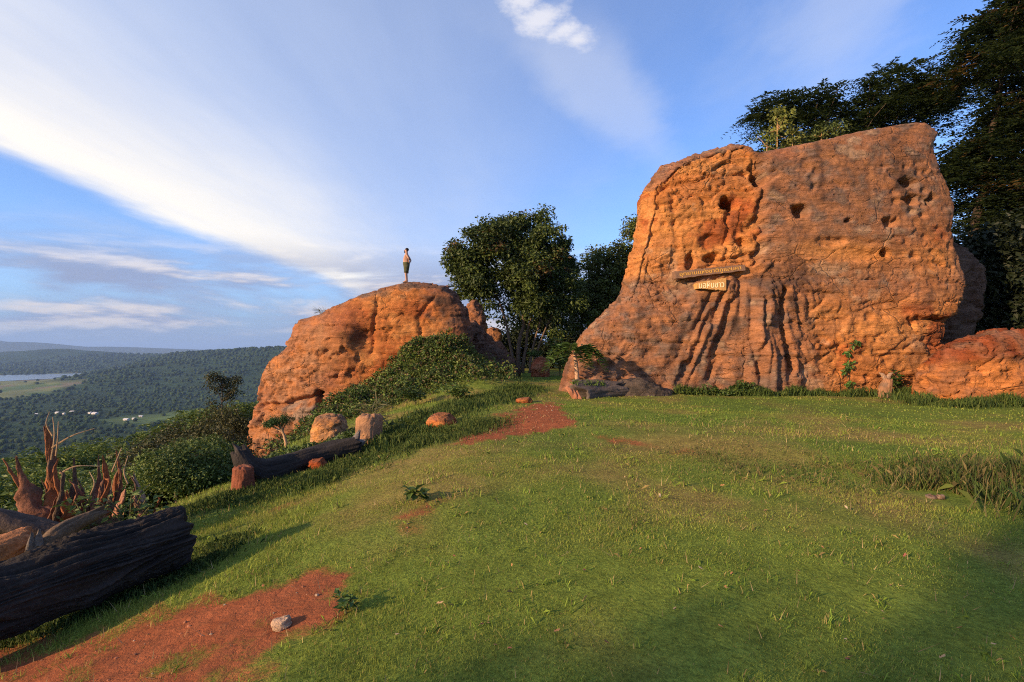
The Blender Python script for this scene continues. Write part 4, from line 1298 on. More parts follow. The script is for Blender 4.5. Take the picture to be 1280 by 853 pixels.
# --- trees behind, right of it
b = np.array([5.2, 40.0, gz(5.2, 40.0)])
make_tree('broadleaf_tree', 'mid-green leafy tree half hidden behind the tall rock and the dark tree', b,
          [ell(755, 350, 40, 42, 2.2, 42, b), ell(775, 325, 40, 28, 1.8, 24, b), ell(740, 385, 39.5, 36, 2, 40, b), ell(795, 295, 40, 14, 1.0, 20, b), ell(770, 400, 40, 40, 2, 40, b)],
          190, 0.75, 150, 0.24, (0.030, 0.048, 0.012), (0.120, 0.145, 0.030), [([(0, 0, -0.2), (0.2, 0, 2.5), (0.5, 0, 6)], 0.2, 0.06)], 402, nbr=30)
b = np.array([3.4, 44.0, gz(3.4, 44.0)])
make_tree('broadleaf_tree', 'tree with leaves coloured as in shade filling the gap low behind the trunks', b,
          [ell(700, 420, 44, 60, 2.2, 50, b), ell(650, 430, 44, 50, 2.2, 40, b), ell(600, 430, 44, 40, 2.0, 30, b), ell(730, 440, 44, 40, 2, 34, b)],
          170, 0.95, 140, 0.28, (0.012, 0.02, 0.008), (0.026, 0.036, 0.011), [([(0, 0, -0.2), (0.1, 0, 2.0), (0.3, 0, 4)], 0.18, 0.06)], 403, nbr=20)  # shade of the gap put into the near-black leaf colours
# --- feathery trees behind the great rock, its shade put into their dark leaf colours
b = np.array([15.5, 31.0, gz(15.5, 31.0)])
make_tree('feathery_tree', 'spreading feathery-leaved tree rising behind the top of the tall rock', b,
          [ell(1075, 150, 31, 85, 2.6, 38, b), ell(1120, 122, 31, 62, 2.3, 30, b), ell(985, 160, 31, 42, 1.9, 40, b), ell(1000, 130, 31, 45, 1.9, 20, b), ell(1160, 130, 31, 50, 2, 34, b), ell(1060, 185, 31, 90, 2.2, 30, b), ell(1110, 95, 31, 36, 1.2, 12, b), ell(960, 140, 31, 20, 1.0, 16, b), ell(1030, 115, 31, 22, 1.0, 10, b)],
          220, 0.90, 208, 0.26, (0.020, 0.036, 0.012), (0.050, 0.072, 0.020),
          [([(0, 0, -0.3), (0.4, 0, 5), (1.5, 0, 9), (3.0, 0, 13.5)], 0.32, 0.08), ([(0, 0, -0.3), (1.8, 0, 7), (5.6, 0, 13)], 0.25, 0.07)], 404, style='feather', nbr=50)
b = np.array([23.5, 26.0, gz(23.5, 26.0)])
make_tree('feathery_tree', 'tall dark feathery tree towering beside the right end of the tall rock', b,
          [ell(1265, 60, 26, 60, 2.2, 50, b), ell(1225, 95, 26, 34, 1.6, 22, b), ell(1300, 20, 26, 55, 2.2, 45, b), ell(1230, 190, 26, 55, 2.2, 34, b), ell(1300, 150, 26, 75, 2.4, 60, b), ell(1250, 240, 26, 60, 2.4, 40, b), ell(1330, 240, 26, 70, 2.4, 60, b), ell(1205, 215, 26, 30, 1.6, 26, b), ell(1270, 290, 26, 70, 2.4, 40, b), ell(1275, 5, 26, 34, 1.4, 22, b)],
          400, 0.9, 208, 0.29, (0.018, 0.032, 0.011), (0.050, 0.070, 0.020),
          [([(0, 0, -0.3), (-0.3, 0, 5), (0.6, 0, 10), (1.8, 0, 17)], 0.36, 0.09), ([(0, 0, -0.3), (1.2, 0, 6), (3.4, 0, 12)], 0.28, 0.08)], 405, style='feather', warm=(0.10, (0.15, 0.09, 0.03)), bark=(0.06, 0.042, 0.03), nbr=50)
b = np.array([21.0, 24.0, gz(21.0, 24.0)])
make_tree('understory_tree', 'dense understory tree with leaves coloured as in shade beside the red-capped boulder', b,
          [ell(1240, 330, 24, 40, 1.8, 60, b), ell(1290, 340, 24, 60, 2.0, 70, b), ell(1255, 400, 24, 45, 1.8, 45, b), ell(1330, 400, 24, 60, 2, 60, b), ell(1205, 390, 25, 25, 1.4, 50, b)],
          170, 0.8, 130, 0.30, (0.010, 0.016, 0.007), (0.020, 0.028, 0.010), [([(0, 0, -0.3), (0.2, 0, 2.5), (0.3, 0, 6)], 0.16, 0.05), ([(0.6, 0, -0.3), (1.2, 0, 3), (1.6, 0, 6)], 0.12, 0.04)], 406, nbr=30)  # deep shade beside the rock put into the near-black leaves
for k, (px, d, hgt) in enumerate(((1120, 36, 9.0), (1350, 30, 14.0), (840, 46, 9.0), (1500, 24, 12.0))):
    x = (px - 640) / F * d
    b = np.array([x, d, gz(x, d)])
    make_tree('feathery_tree', ['feathery tree hidden low behind the tall rock', 'feathery tree deep in the shade past the red-capped boulder', 'leafy tree behind the left shoulder of the tall rock', 'feathery tree beyond the red-capped boulder to the right'][k], b,
              [(0, 0, hgt * 0.7, hgt * 0.34, hgt * 0.3, hgt * 0.26), (-hgt * 0.15, 0, hgt * 0.5, hgt * 0.25, hgt * 0.22, hgt * 0.2), (hgt * 0.2, 0, hgt * 0.45, hgt * 0.25, hgt * 0.22, hgt * 0.25)],
              90, 0.95, 160, 0.36, (0.016, 0.028, 0.010), (0.040, 0.058, 0.016), [([(0, 0, -0.3), (0.2, 0, hgt * 0.35), (0, 0.1, hgt * 0.75)], 0.25, 0.06)], 410 + k, style='feather' if k != 2 else 'broad', nbr=25)

# --- trees beyond the camera's left shoulder: their shade streaks the near lawn
for k, (x, y, cz_) in enumerate(((-18.9, -11.9, 7.6),)):
    b = np.array([x, y, gz(x, y)])
    h_ = cz_ - b[2]
    make_tree('shade_tree', ['tall slender tree on the slope behind the viewpoint', 'tall open-crowned tree farther back behind the viewpoint'][k], b,
              [(0, 0, h_, 1.2, 1.2, 1.5), (0.5, -0.7, h_ - 1.2, 1.0, 1.0, 0.9), (-0.5, 0.7, h_ - 0.6, 0.8, 0.8, 1.0), (0.3, -0.4, h_ + 1.4, 0.8, 0.8, 0.8)],
              26, 0.42, 60, 0.2, DG, MG, [([(0, 0, -0.3), (0.2, 0, h_ * 0.5), (0, 0.1, h_)], 0.2, 0.05)], 420 + k, nbr=24)

# --- hillside below the left edge: many separate crowns
def proto_tree(seed, hgt, wid, style, colA, colB, leaf, ncl, per):
    r2 = np.random.default_rng(seed)
    env = [(0, 0, hgt * 0.62, wid * 0.5, wid * 0.5, hgt * 0.34)]
    for i in range(6):
        a = r2.uniform(0, 6.28)
        env.append((math.cos(a) * wid * 0.33, math.sin(a) * wid * 0.33, hgt * r2.uniform(0.35, 0.82), wid * 0.26, wid * 0.26, hgt * 0.18))
    return env
PROTO = {}
def hill_tree(kind, px, py_top, d, label, group, s=1.0, name=None):
    spec = {'dense': ('hillside_tree', 6.0, 5.2, 'broad', (0.036, 0.064, 0.014), (0.130, 0.180, 0.034), 0.30, 120, 130),
            'feath': ('hillside_tree', 6.0, 6.0, 'feather', (0.046, 0.080, 0.016), (0.165, 0.215, 0.040), 0.30, 120, 160),
            'olive': ('hillside_shrub', 3.2, 3.6, 'broad', (0.040, 0.044, 0.014), (0.100, 0.098, 0.028), 0.13, 120, 150),
            'shrub': ('hillside_shrub', 2.6, 3.2, 'broad', (0.045, 0.078, 0.015), (0.145, 0.195, 0.036), 0.13, 110, 130)}[kind]
    nm_, hgt, wid, style, ca, cb, leaf, ncl, per = spec
    p = at(px, py_top, d)
    hh = hgt * s
    base = (p[0], d, p[2] - hh * 0.98)
    g_ = gz(p[0], d)
    if kind not in PROTO:
        o = make_tree(nm_, label, base, proto_tree(hash(kind) % 97 if False else len(PROTO) * 31 + 5, hgt, wid, style, ca, cb, leaf, ncl, per), ncl, wid * 0.17, per, leaf, ca, cb,
                      [([(0, 0, -2.0), (0.1, 0, hgt * 0.3), (0, 0.1, hgt * 0.75)], 0.12, 0.04)], 440 + len(PROTO), style=style, group=group, nbr=24)
        PROTO[kind] = o
    else:
        o = copy_tree(PROTO[kind])
    o.location = (base[0], base[1], g_)
    sz = max(0.5, (p[2] - g_) / (hgt * 0.98))
    o.scale = (s, s, sz if sz < 2.4 * s else 2.4 * s)
    o.rotation_euler = (0, 0, (px * 0.37 + d) % 6.28)
    o['label'] = label; o['category'] = 'tree' if 'tree' in nm_ else 'shrub'; o['group'] = group
    o.name = nm_
    return o
for (px, py, d, s) in ((30, 572, 30, 1.0), (85, 552, 36, 1.1), (140, 545, 40, 1.1), (190, 530, 44, 1.2), (235, 522, 44, 1.1), (5, 585, 24, 1.0), (160, 580, 26, 0.9), (110, 590, 25, 0.8), (60, 592, 23, 0.8), (-40, 575, 30, 1.1), (270, 505, 48, 1.2), (305, 500, 52, 1.3), (150, 522, 62, 1.2), (20, 562, 55, 1.3)):
    hill_tree('feath', px, py, d, 'feathery green tree on the slope below the lawn edge', 'feathery trees on the slope', s)
for (px, py, d, s) in ((60, 575, 33, 1.0), (215, 545, 34, 0.9), (120, 560, 48, 1.2), (255, 530, 36, 0.9), (-10, 592, 20, 0.8), (180, 552, 50, 1.3), (205, 590, 24, 0.7), (290, 525, 38, 1.0), (100, 625, 17, 0.6), (20, 625, 15, 0.6), (-60, 620, 15, 0.7)):
    hill_tree('dense', px, py, d, 'dense dark-leaved tree on the slope below the lawn edge', 'dense trees on the slope', s)
for (px, py, d, s) in ((232, 545, 18, 0.9), (256, 528, 22, 0.95), (215, 580, 15, 0.8), (250, 580, 16.5, 0.7), (268, 556, 21, 0.7), (195, 605, 13.5, 0.7), (282, 512, 29, 0.9)):
    hill_tree('olive', px, py, d, 'olive-brown shrub crowding the left foot of the whale-backed rock', 'olive shrubs beside the rock', s)
for (px, py, d, s) in ((262, 600, 12.5, 0.5), (240, 600, 12.0, 0.55), (222, 622, 10.8, 0.5), (180, 612, 12.5, 0.7), (130, 640, 11.5, 0.7), (160, 630, 11, 0.6), (60, 650, 11.5, 0.7), (0, 650, 11.5, 0.7), (95, 655, 10.5, 0.6)):
    hill_tree('shrub', px, py, d, 'bright green leafy shrub along the lawn edge behind the dark log', 'leafy shrubs along the lawn edge', s)
b = at(276, 500, 40); b[2] = gz(b[0], 40.0)
make_tree('sparse_tree', 'thin olive tree with a knobbly open crown standing above the slope trees', b,
          [ell(276, 478, 40, 15, 0.9, 12, b), ell(285, 492, 40, 16, 0.9, 10, b), ell(268, 468, 40, 8, 0.5, 6, b), ell(290, 478, 40, 10, 0.6, 8, b), ell(272, 505, 40, 10, 0.6, 8, b)],
          34, 0.45, 70, 0.16, (0.030, 0.036, 0.012), (0.065, 0.065, 0.022), [([(0, 0, -0.3), (0.1, 0, 4), tuple(at(278, 485, 40) - b)], 0.13, 0.04)], 470, nbr=16)

# ================================================================== FALLEN WOOD
def wood_thing(name, label, parts, cat='log', group=None):
    """parts: list of (part name, mesh) in world coordinates; the thing's foot is an Empty"""
    allv = []
    for _, me in parts:
        a = np.empty(len(me.vertices) * 3, np.float32); me.vertices.foreach_get('co', a); allv.append(a.reshape(-1, 3))
    A0 = np.concatenate(allv)
    foot = np.array([A0[:, 0].mean(), A0[:, 1].mean(), A0[:, 2].min()])
    o = empty(name, tuple(foot), label, cat, group)
    for (pn, me), a in zip(parts, allv):
        me.vertices.foreach_set('co', (a - foot).astype(np.float32).ravel()); me.update()
        link(pn, me, o)
    return o

BLK = (0.026, 0.021, 0.018)
# great dark log in the foreground
Lp = [at(-190, 815, 3.15), at(0, 748, 3.75), at(110, 707, 4.2), at(222, 669, 4.75)]
link('fallen_log', log_mesh('fallen_log', Lp, [0.22, 0.25, 0.28, 0.235], M_WOOD, 220, 190, 1.0, 0.11, 601, BLK, endrag=0.12, gscale=1.7, colvar=0.9, rough=0.10), None,
     'thick blackened log with deep furrows lying before the root stump', 'log')
# bent dark log below the whale-backed rock
D0 = hit(310, 610)[1]; D1 = hit(440, 570)[1]
def pt(px, py, d): return at(px, py, np.interp(d, [10.3, 12.4], [D0, D1]))
L2 = [pt(299, 566, 10.1), pt(309, 582, 10.3), pt(326, 590, 10.6), pt(350, 587, 11.0), pt(390, 573, 11.7), pt(425, 563, 12.2), pt(447, 557, 12.5)]
KS = D0 / 10.3
lm = log_mesh('trunk', L2, [KS * q for q in (0.15, 0.21, 0.27, 0.28, 0.26, 0.24, 0.21)], M_WOOD, 150, 80, 1.0, 0.05, 611, BLK, endrag=0.12, colvar=0.6)
parts = [('trunk', lm)]
for i, (a, b_, r0) in enumerate(((pt(300, 572, 10.1), pt(294, 557, 10.0), 0.10), (pt(440, 556, 12.4), pt(449, 540, 12.5), 0.09), (pt(446, 557, 12.5), pt(456, 551, 12.6), 0.09))):
    parts.append(('broken_snag', log_mesh('broken_snag', [a, (a + b_) / 2 + np.array([0.02, 0, 0.01]), b_], [r0, r0 * 0.8, r0 * 0.25], M_WOOD, 24, 20, 0.7, 0.08, 615 + i, (0.05, 0.04, 0.035) if i == 0 else (0.12, 0.10, 0.09), endrag=0.3)))
wood_thing('bent_log', 'bent dark fallen trunk propped on a red wood block below the rock', parts)
# block under it and cut stumps
def stump(name, label, px, py, d, r0, h, seed, colr, tone=None, tilt=(0, 0), r1=None):
    q_ = hit(px, py)
    r0 *= q_[1] / d; h *= q_[1] / d
    if r1: r1 *= q_[1] / d
    d = q_[1]
    p = at(px, py, d)
    g = min(p[2], gz(p[0], d))
    pts = [np.array([p[0], d, g - 0.12]), np.array([p[0] + tilt[0] * 0.5, d, g + h * 0.5]), np.array([p[0] + tilt[0], d + tilt[1], p[2] + h])]
    return log_mesh(name, pts, [r0 * 1.12, r0, r1 or r0 * 0.97], M_WOOD, 60, 72, 1.0, 0.07, seed, colr, endrag=0.05, colvar=0.6, tone=tone)
link('wood_block', stump('wood_block', '', 304, 616, 10.1, 0.19, 0.48, 631, (0.20, 0.062, 0.030), (0.24, 0.10, 0.055)), None, 'red-brown wood block supporting the bent dark trunk', 'stump')
link('tree_stump', stump('tree_stump', '', 283, 601, 11.2, 0.19, 0.36, 632, (0.16, 0.10, 0.07), (0.22, 0.12, 0.08)), None, 'short grey-brown stump among shrubs behind the red wood block', 'stump')
link('tree_stump', stump('tree_stump', '', 462, 557, 13.4, 0.32, 0.74, 633, (0.32, 0.165, 0.085), (0.24, 0.13, 0.075)), None, 'furrowed cut tree stump at the upper end of the bent trunk', 'stump')
st = [stump('trunk', '', 1104, 497, 15.3, 0.17, 0.52, 634, (0.27, 0.135, 0.07), (0.20, 0.12, 0.075), (0.16, 0.0), 0.12)]
p0 = at(1108, 474, hit(1104, 497)[1])
wood_thing('forked_stump', 'small pale stump forked like a V in the grass before the tall rock',
           [('trunk', st[0])] + [('fork', log_mesh('fork', [p0 + np.array([0, 0, -0.06]), p0 + np.array(q) * 0.5 + np.array([0, 0, 0.02]), p0 + np.array(q)], [0.085, 0.07, 0.02], M_WOOD, 20, 18, 0.6, 0.1, 640 + i, (0.30, 0.19, 0.12), endrag=0.3)) for i, q in enumerate(((-0.22, 0, 0.2), (0.2, 0, 0.2)))], 'stump')

# upturned root stump behind the great log
REDW = (0.24, 0.082, 0.030); GRW = (0.10, 0.062, 0.040)
def root(pts, rad, seed, colr=REDW, flat=0.45, n=44, tone=GRW):
    rad = [q * 0.6 for q in rad]
    return ('root', log_mesh('root', [at(*q) for q in pts], rad, M_WOOD, n, 30, flat, 0.12, seed, colr, endrag=0.5, colvar=0.7, tone=tone, rough=0.75))
ro = [root([(78, 700, 6.4), (72, 640, 6.4), (66, 600, 6.4), (63, 565, 6.4), (59, 538, 6.4)], [0.22, 0.17, 0.13, 0.09, 0.045], 701, flat=0.7),
      root([(80, 690, 6.3), (55, 655, 6.2), (38, 625, 6.2), (27, 600, 6.15), (21, 576, 6.1)], [0.26, 0.22, 0.17, 0.12, 0.03], 702, (0.20, 0.08, 0.045), 0.3),
      root([(92, 695, 6.5), (98, 645, 6.6), (95, 610, 6.6), (93, 577, 6.6)], [0.18, 0.13, 0.10, 0.03], 703, GRW, 0.4),
      root([(115, 695, 6.5), (125, 650, 6.6), (124, 610, 6.6), (123, 577, 6.6)], [0.24, 0.18, 0.12, 0.03], 704, (0.22, 0.12, 0.08), 0.35),
      root([(135, 690, 6.5), (135, 640, 6.6), (133, 600, 6.55), (129, 572, 6.5)], [0.14, 0.11, 0.07, 0.015], 705, flat=0.4),
      root([(135, 690, 6.4), (143, 645, 6.5), (150, 600, 6.5), (146, 566, 6.5)], [0.14, 0.09, 0.05, 0.012], 706, REDW, 0.5),
      root([(175, 690, 6.3), (178, 650, 6.4), (174, 620, 6.4), (168, 597, 6.4)], [0.16, 0.16, 0.11, 0.02], 707, (0.26, 0.17, 0.115), 0.3),
      root([(128, 690, 6.2), (140, 655, 6.1), (152, 625, 6.1), (158, 606, 6.1)], [0.10, 0.08, 0.06, 0.01], 708, (0.30, 0.14, 0.09), 0.5),
      root([(60, 690, 6.2), (85, 672, 6.0), (120, 665, 6.0), (160, 660, 6.1)], [0.20, 0.22, 0.20, 0.1], 709, (0.12, 0.07, 0.05), 0.8),
      root([(85, 690, 6.2), (82, 655, 6.1), (87, 635, 6.1), (84, 618, 6.1)], [0.13, 0.10, 0.08, 0.02], 710, REDW, 0.6)]
rr_ = np.random.default_rng(733)
for k in range(26):
    x0_ = rr_.uniform(45, 175); x1_ = x0_ + rr_.uniform(-30, 30); y1_ = rr_.uniform(590, 650); dd = rr_.uniform(6.0, 6.6)
    w_ = rr_.uniform(0.02, 0.055)
    ro.append(root([(x0_, 695, dd), ((x0_ + x1_) / 2 + rr_.uniform(-14, 14), (695 + y1_) / 2, dd), (x1_, y1_, dd), (x1_ + rr_.uniform(-12, 12), y1_ - rr_.uniform(5, 22), dd)], [w_ * 1.5, w_ * 1.2, w_ * 0.8, w_ * 0.2], 760 + k, (REDW, GRW, (0.17, 0.07, 0.04))[k % 3], 0.7, 26))
wood_thing('root_stump', 'upturned tree root with red-brown spikes behind the thick blackened log', ro, 'stump')
link('fallen_branch', log_mesh('fallen_branch', [at(-60, 648, 5.3), at(0, 652, 5.4), at(45, 662, 5.5), at(85, 668, 5.6)], [0.15, 0.13, 0.12, 0.09], M_WOOD, 60, 40, 1.0, 0.06, 721, (0.065, 0.045, 0.036), endrag=0.2), None, 'smooth dark branch running into the base of the upturned root', 'branch')
link('fallen_branch', log_mesh('fallen_branch', [at(52, 700, 5.0), at(70, 672, 5.1), at(95, 655, 5.25), at(125, 640, 5.4)], [0.13, 0.11, 0.08, 0.05], M_WOOD, 60, 36, 0.7, 0.06, 722, (0.13, 0.085, 0.052), endrag=0.3), None, 'curved grey-tan branch wedged between blackened log and root stump', 'branch')
link('split_log', log_mesh('split_log', [at(-60, 722, 4.7), at(-5, 694, 4.9), at(35, 676, 5.1)], [0.17, 0.16, 0.13], M_WOOD, 70, 60, 0.8, 0.10, 723, (0.36, 0.15, 0.06), endrag=0.1, gscale=1.4), None, 'orange split log glowing in the sun behind the blackened log', 'log')
for k, (a, b_, m_) in enumerate((((38, 690, 4.9), (40, 668, 4.9), (39, 679, 4.9)), ((49, 684, 4.95), (49, 664, 4.95), (48, 674, 4.95)))):
    link('wood_splinter', log_mesh('wood_splinter', [at(*a), at(*m_), at(*b_)], [0.05, 0.04, 0.012], M_WOOD, 24, 16, 0.6, 0.08, 731 + k, (0.15, 0.12, 0.10), endrag=0.4), None, 'small grey upright splinter of wood beside the orange split log', 'branch', 'grey splinters behind the log')

# thin dead twigs and vines over the root
tw = Geo(); r_ = np.random.default_rng(15)
for (a, b_, c_) in (((65, 560), (90, 545), (118, 536)), ((64, 575), (68, 545), (66, 522)), ((70, 570), (72, 550), (73, 527)), ((75, 592), (95, 583), (125, 583)), ((150, 660), (160, 630), (188, 605)), ((130, 640), (137, 620), (141, 600)), ((110, 625), (118, 605), (112, 590)), ((140, 590), (146, 575), (152, 560)), ((160, 605), (155, 590), (160, 570)), ((66, 545), (58, 530), (62, 515))):
    d = 6.15 + r_.uniform(-0.1, 0.15)
    P_ = smooth_path([at(*a, d), at(*b_, d), at(*c_, d + 0.1)], 10)
    q, f = tube(P_, np.linspace(0.012, 0.004, 10), 5); tw.add(q, f, (0.30, 0.20, 0.11))
link('dry_vine', tw.mesh('dry_vine', M_BARK), None, 'dry tan vine stems climbing over the upturned root', 'vine')

# hollow planted log by the little papaya tree
hl = [at(722, 492, 16.3), at(748, 489, 16.7), at(775, 487, 17.0)]
lm = log_mesh('shell', hl, [0.42, 0.36, 0.26], M_WOOD, 70, 60, 0.75, 0.08, 741, (0.11, 0.085, 0.07), hollow=0.55, endrag=0.25)
rm_ = []
for k in range(3):
    a = at(712 + 6 * k, 482 + 3 * k, 16.05)
    rm_.append(('rim', log_mesh('rim', [a + np.array([-0.1, 0, -0.05]), a + np.array([0.02, -0.05, -0.2 - 0.05 * k]), a + np.array([0.14 - 0.1 * k, 0.0, -0.42])], [0.06, 0.075, 0.05], M_WOOD, 24, 18, 0.5, 0.08, 745 + k, (0.34, 0.14, 0.075), endrag=0.2)))
wood_thing('hollow_log', 'hollow log with orange broken rim planted with grass by the papaya', [('shell', lm)] + rm_)
def heap_shape(co, nm):
    x, y, z = co.T
    d = base_relief(co, 801, 0.35, 0.3)
    cc = mixc(np.array([[0.060, 0.048, 0.038]]) + 0 * co, np.array([[0.13, 0.095, 0.07]]), 0.5 + fbm(x * 4, y * 4, z * 4, 3, 803))
    return d, np.clip(cc, 0.02, 0.5)
rock('ash_heap', 'grey earthy heap between the hollow log and the tall rock', [A_(*p, 17.4) for p in ((752, 505), (758, 484), (775, 474), (800, 473), (818, 480), (838, 490), (842, 505))], 17.4, 0.55, 0.8, 0.04, 2.0, heap_shape, cat='heap')
def termite_shape(co, nm):
    x, y, z = co.T
    d = base_relief(co, 811, 0.5, 0.5)
    cc = mixc(np.array([[0.30, 0.09, 0.045]]) + 0 * co, np.array([[0.40, 0.2, 0.11]]), 0.4 + fbm(x * 3, y * 3, z * 3, 3, 813))
    return d, np.clip(cc, 0.02, 0.6)
rock('earth_mound', 'red earth mound topped with a green bush near the tree trunks', [A_(*p, 30.5) for p in ((664, 480), (664, 462), (667, 450), (675, 446), (683, 449), (686, 462), (686, 480))], 30.5, 0.55, 0.6, 0.06, 2.2, termite_shape, cat='mound')

# ================================================================== SIGN BOARDS
def sign_text(txt, size):
    cu = bpy.data.curves.new('lettering', 'FONT')
    cu.body = txt; cu.size = size; cu.extrude = 0.006; cu.align_x = 'CENTER'; cu.align_y = 'CENTER'
    ob = bpy.data.objects.new('lettering', cu); col.objects.link(ob)
    dg = bpy.context.evaluated_depsgraph_get()
    me = bpy.data.meshes.new_from_object(ob.evaluated_get(dg))
    bpy.data.objects.remove(ob); bpy.data.curves.remove(cu)
    return me
def sign(name, label, corners, board_c, txt, txt_c, tscale, toff):
    """corners: photo positions tl, tr, br, bl on the rock face"""
    ys = []
    for px, py in corners:
        p = at(px, py, YF); ys.append(front_y(rockA, p[0], p[2], 0.25) or YF)
    cs = np.array([at(px, py, YF) for px, py in corners]); co = o_co[rockA.name]
    m_ = (co[:, 0] > cs[:, 0].min()) & (co[:, 0] < cs[:, 0].max()) & (co[:, 2] > cs[:, 2].min()) & (co[:, 2] < cs[:, 2].max()) & (co[:, 1] < 20)
    yb = float(co[m_][:, 1].min()) - 0.01
    w3 = [at(px, py, yb) for px, py in corners]
    ctr = np.mean(w3, axis=0)
    o = empty(name, tuple(ctr), label, 'sign')
    th = 0.05
    r2 = np.random.default_rng(len(txt))
    n = 24
    top = [w3[0] + (w3[1] - w3[0]) * t for t in np.linspace(0, 1, n)]
    bot = [w3[3] + (w3[2] - w3[3]) * t for t in np.linspace(0, 1, n)]
    fr = []; 
    for t_, b_ in zip(top, bot):
        fr += [t_ + np.array([0, 0, r2.normal(0, 0.008)]), b_ + np.array([0, 0, r2.normal(0, 0.008)])]
    fr = np.array(fr) - ctr
    bk = fr + np.array([0, th + 0.25, 0])
    V_ = np.vstack([fr + np.array([0, -th, 0]), bk]); m = 2 * n
    fs = []
    for i in range(n - 1):
        a = 2 * i
        fs += [(a, a + 1, a + 3, a + 2), (m + a, m + a + 2, m + a + 3, m + a + 1), (a, a + 2, m + a + 2, m + a), (a + 1, m + a + 1, m + a + 3, a + 3)]
    fs += [(0, m, m + 1, 1), (2 * n - 2, 2 * n - 1, m + 2 * n - 1, m + 2 * n - 2)]
    g = Geo(); g.add(V_, fs, board_c)
    link('board', g.mesh('board', M_WOOD), o)
    me = sign_text(txt, 1.0)
    a = np.empty(len(me.vertices) * 3, np.float32); me.vertices.foreach_get('co', a); a = a.reshape(-1, 3)
    a[:, :2] -= (a[:, :2].max(0) + a[:, :2].min(0)) / 2
    wdt = a[:, 0].max() - a[:, 0].min(); hgt = a[:, 1].max() - a[:, 1].min()
    ex = (w3[1] + w3[2] - w3[0] - w3[3]) / 2; ez = (w3[0] + w3[1] - w3[2] - w3[3]) / 2
    q = (a[:, :1] / wdt) * ex * tscale[0] + (a[:, 1:2] / hgt) * ez * tscale[1] + np.array(toff)[None] + np.array([0, -th - 0.004, 0]) + a[:, 2:3] * np.array([0, -1.0, 0])
    me.vertices.foreach_set('co', q.astype(np.float32).ravel()); me.update()
    me.flip_normals()
    set_col(me, np.tile(np.array(txt_c), (len(q), 1)))
    me.materials.clear(); me.materials.append(M_PLAIN)
    link('lettering', me, o)
    return o
sign('sign_board', 'long grey-brown wooden plank with orange Thai lettering on the tall rock', [(843, 339.5), (930.5, 331), (931, 338.5), (844.5, 349)], (0.20, 0.115, 0.075), 'อุทยานแห่งชาติภูแลนคา', (0.62, 0.34, 0.07), (0.88, 0.86), (0, 0, 0))
sign('sign_board', 'short yellow wedge-shaped board with cream Thai lettering under the long plank', [(870.5, 353.5), (907, 347.5), (907, 363.5), (870.5, 361)], (0.50, 0.27, 0.09), 'มอหินขาว', (0.85, 0.72, 0.45), (0.86, 0.66), (0.0, 0, 0.0))

# ================================================================== GRASS AND PLANTS
# places where rocks and logs stand: no turf there
def rock_foot(o):
    co = o_co[o.name]
    g = height(co[:, 0], co[:, 1])
    m = np.abs(co[:, 2] - g) < 0.25
    return co[m][:, :2]
occ = set()
for o_ in list(o_co):
    co = o_co[o_]
    m = co[:, 2] - height(co[:, 0], co[:, 1]) < 0.15
    # fill the plan of the buried part
    for x_, y_ in np.unique(np.floor(co[m][:, :2] / 0.3).astype(int), axis=0):
        occ.add((x_, y_))
occ_arr = np.array(sorted(occ)) if occ else np.zeros((0, 2), int)
OX0, OY0 = -40, -40
occ_grid = np.zeros((400, 400), bool)
for x_, y_ in occ_arr:
    if 0 <= x_ + 160 < 400 and 0 <= y_ + 120 < 400:
        occ_grid[x_ + 160, y_ + 120] = True
def free(x, y):
    i = np.clip(np.floor(x / 0.3).astype(int) + 160, 0, 399); j = np.clip(np.floor(y / 0.3).astype(int) + 120, 0, 399)
    return ~occ_grid[i, j]

def blades(r_, x, y, h, w, colr, lean=0.5, curl=False, z=None, yaw=None):
    n = len(x)
    z = height(x, y) if z is None else z
    a = r_.uniform(0, 2 * math.pi, n)
    ld = np.stack([np.cos(a), np.sin(a)], -1) * (r_.random(n) ** 0.7 * lean)[:, None]
    b_ = r_.uniform(0, 2 * math.pi, n)
    sx, sy = np.cos(b_) * w * 0.5, np.sin(b_) * w * 0.5
    base = np.stack([x, y, z - 0.004], -1)
    sd = np.stack([sx, sy, np.zeros(n)], -1)
    tip = base + np.stack([ld[:, 0] * h, ld[:, 1] * h, h * np.sqrt(np.clip(1 - (ld ** 2).sum(1), 0.05, 1))], -1)
    if not curl:
        V_ = np.stack([base - sd, base + sd, tip], 1).reshape(-1, 3)
        return V_, np.arange(3 * n), np.full(n, 3), np.repeat(colr[:, None], 3, 1).reshape(-1, 3)
    mid = base + (tip - base) * 0.55 + np.array([0, 0, 1.0]) * (h * 0.12)[:, None]
    tip2 = tip - np.array([0, 0, 1.0]) * (h * 0.15)[:, None]
    V_ = np.stack([base - sd, base + sd, mid + sd * 0.8, tip2, mid - sd * 0.8], 1).reshape(-1, 3)
    return V_, np.arange(5 * n), np.full(n, 5), np.repeat(colr[:, None], 5, 1).reshape(-1, 3)

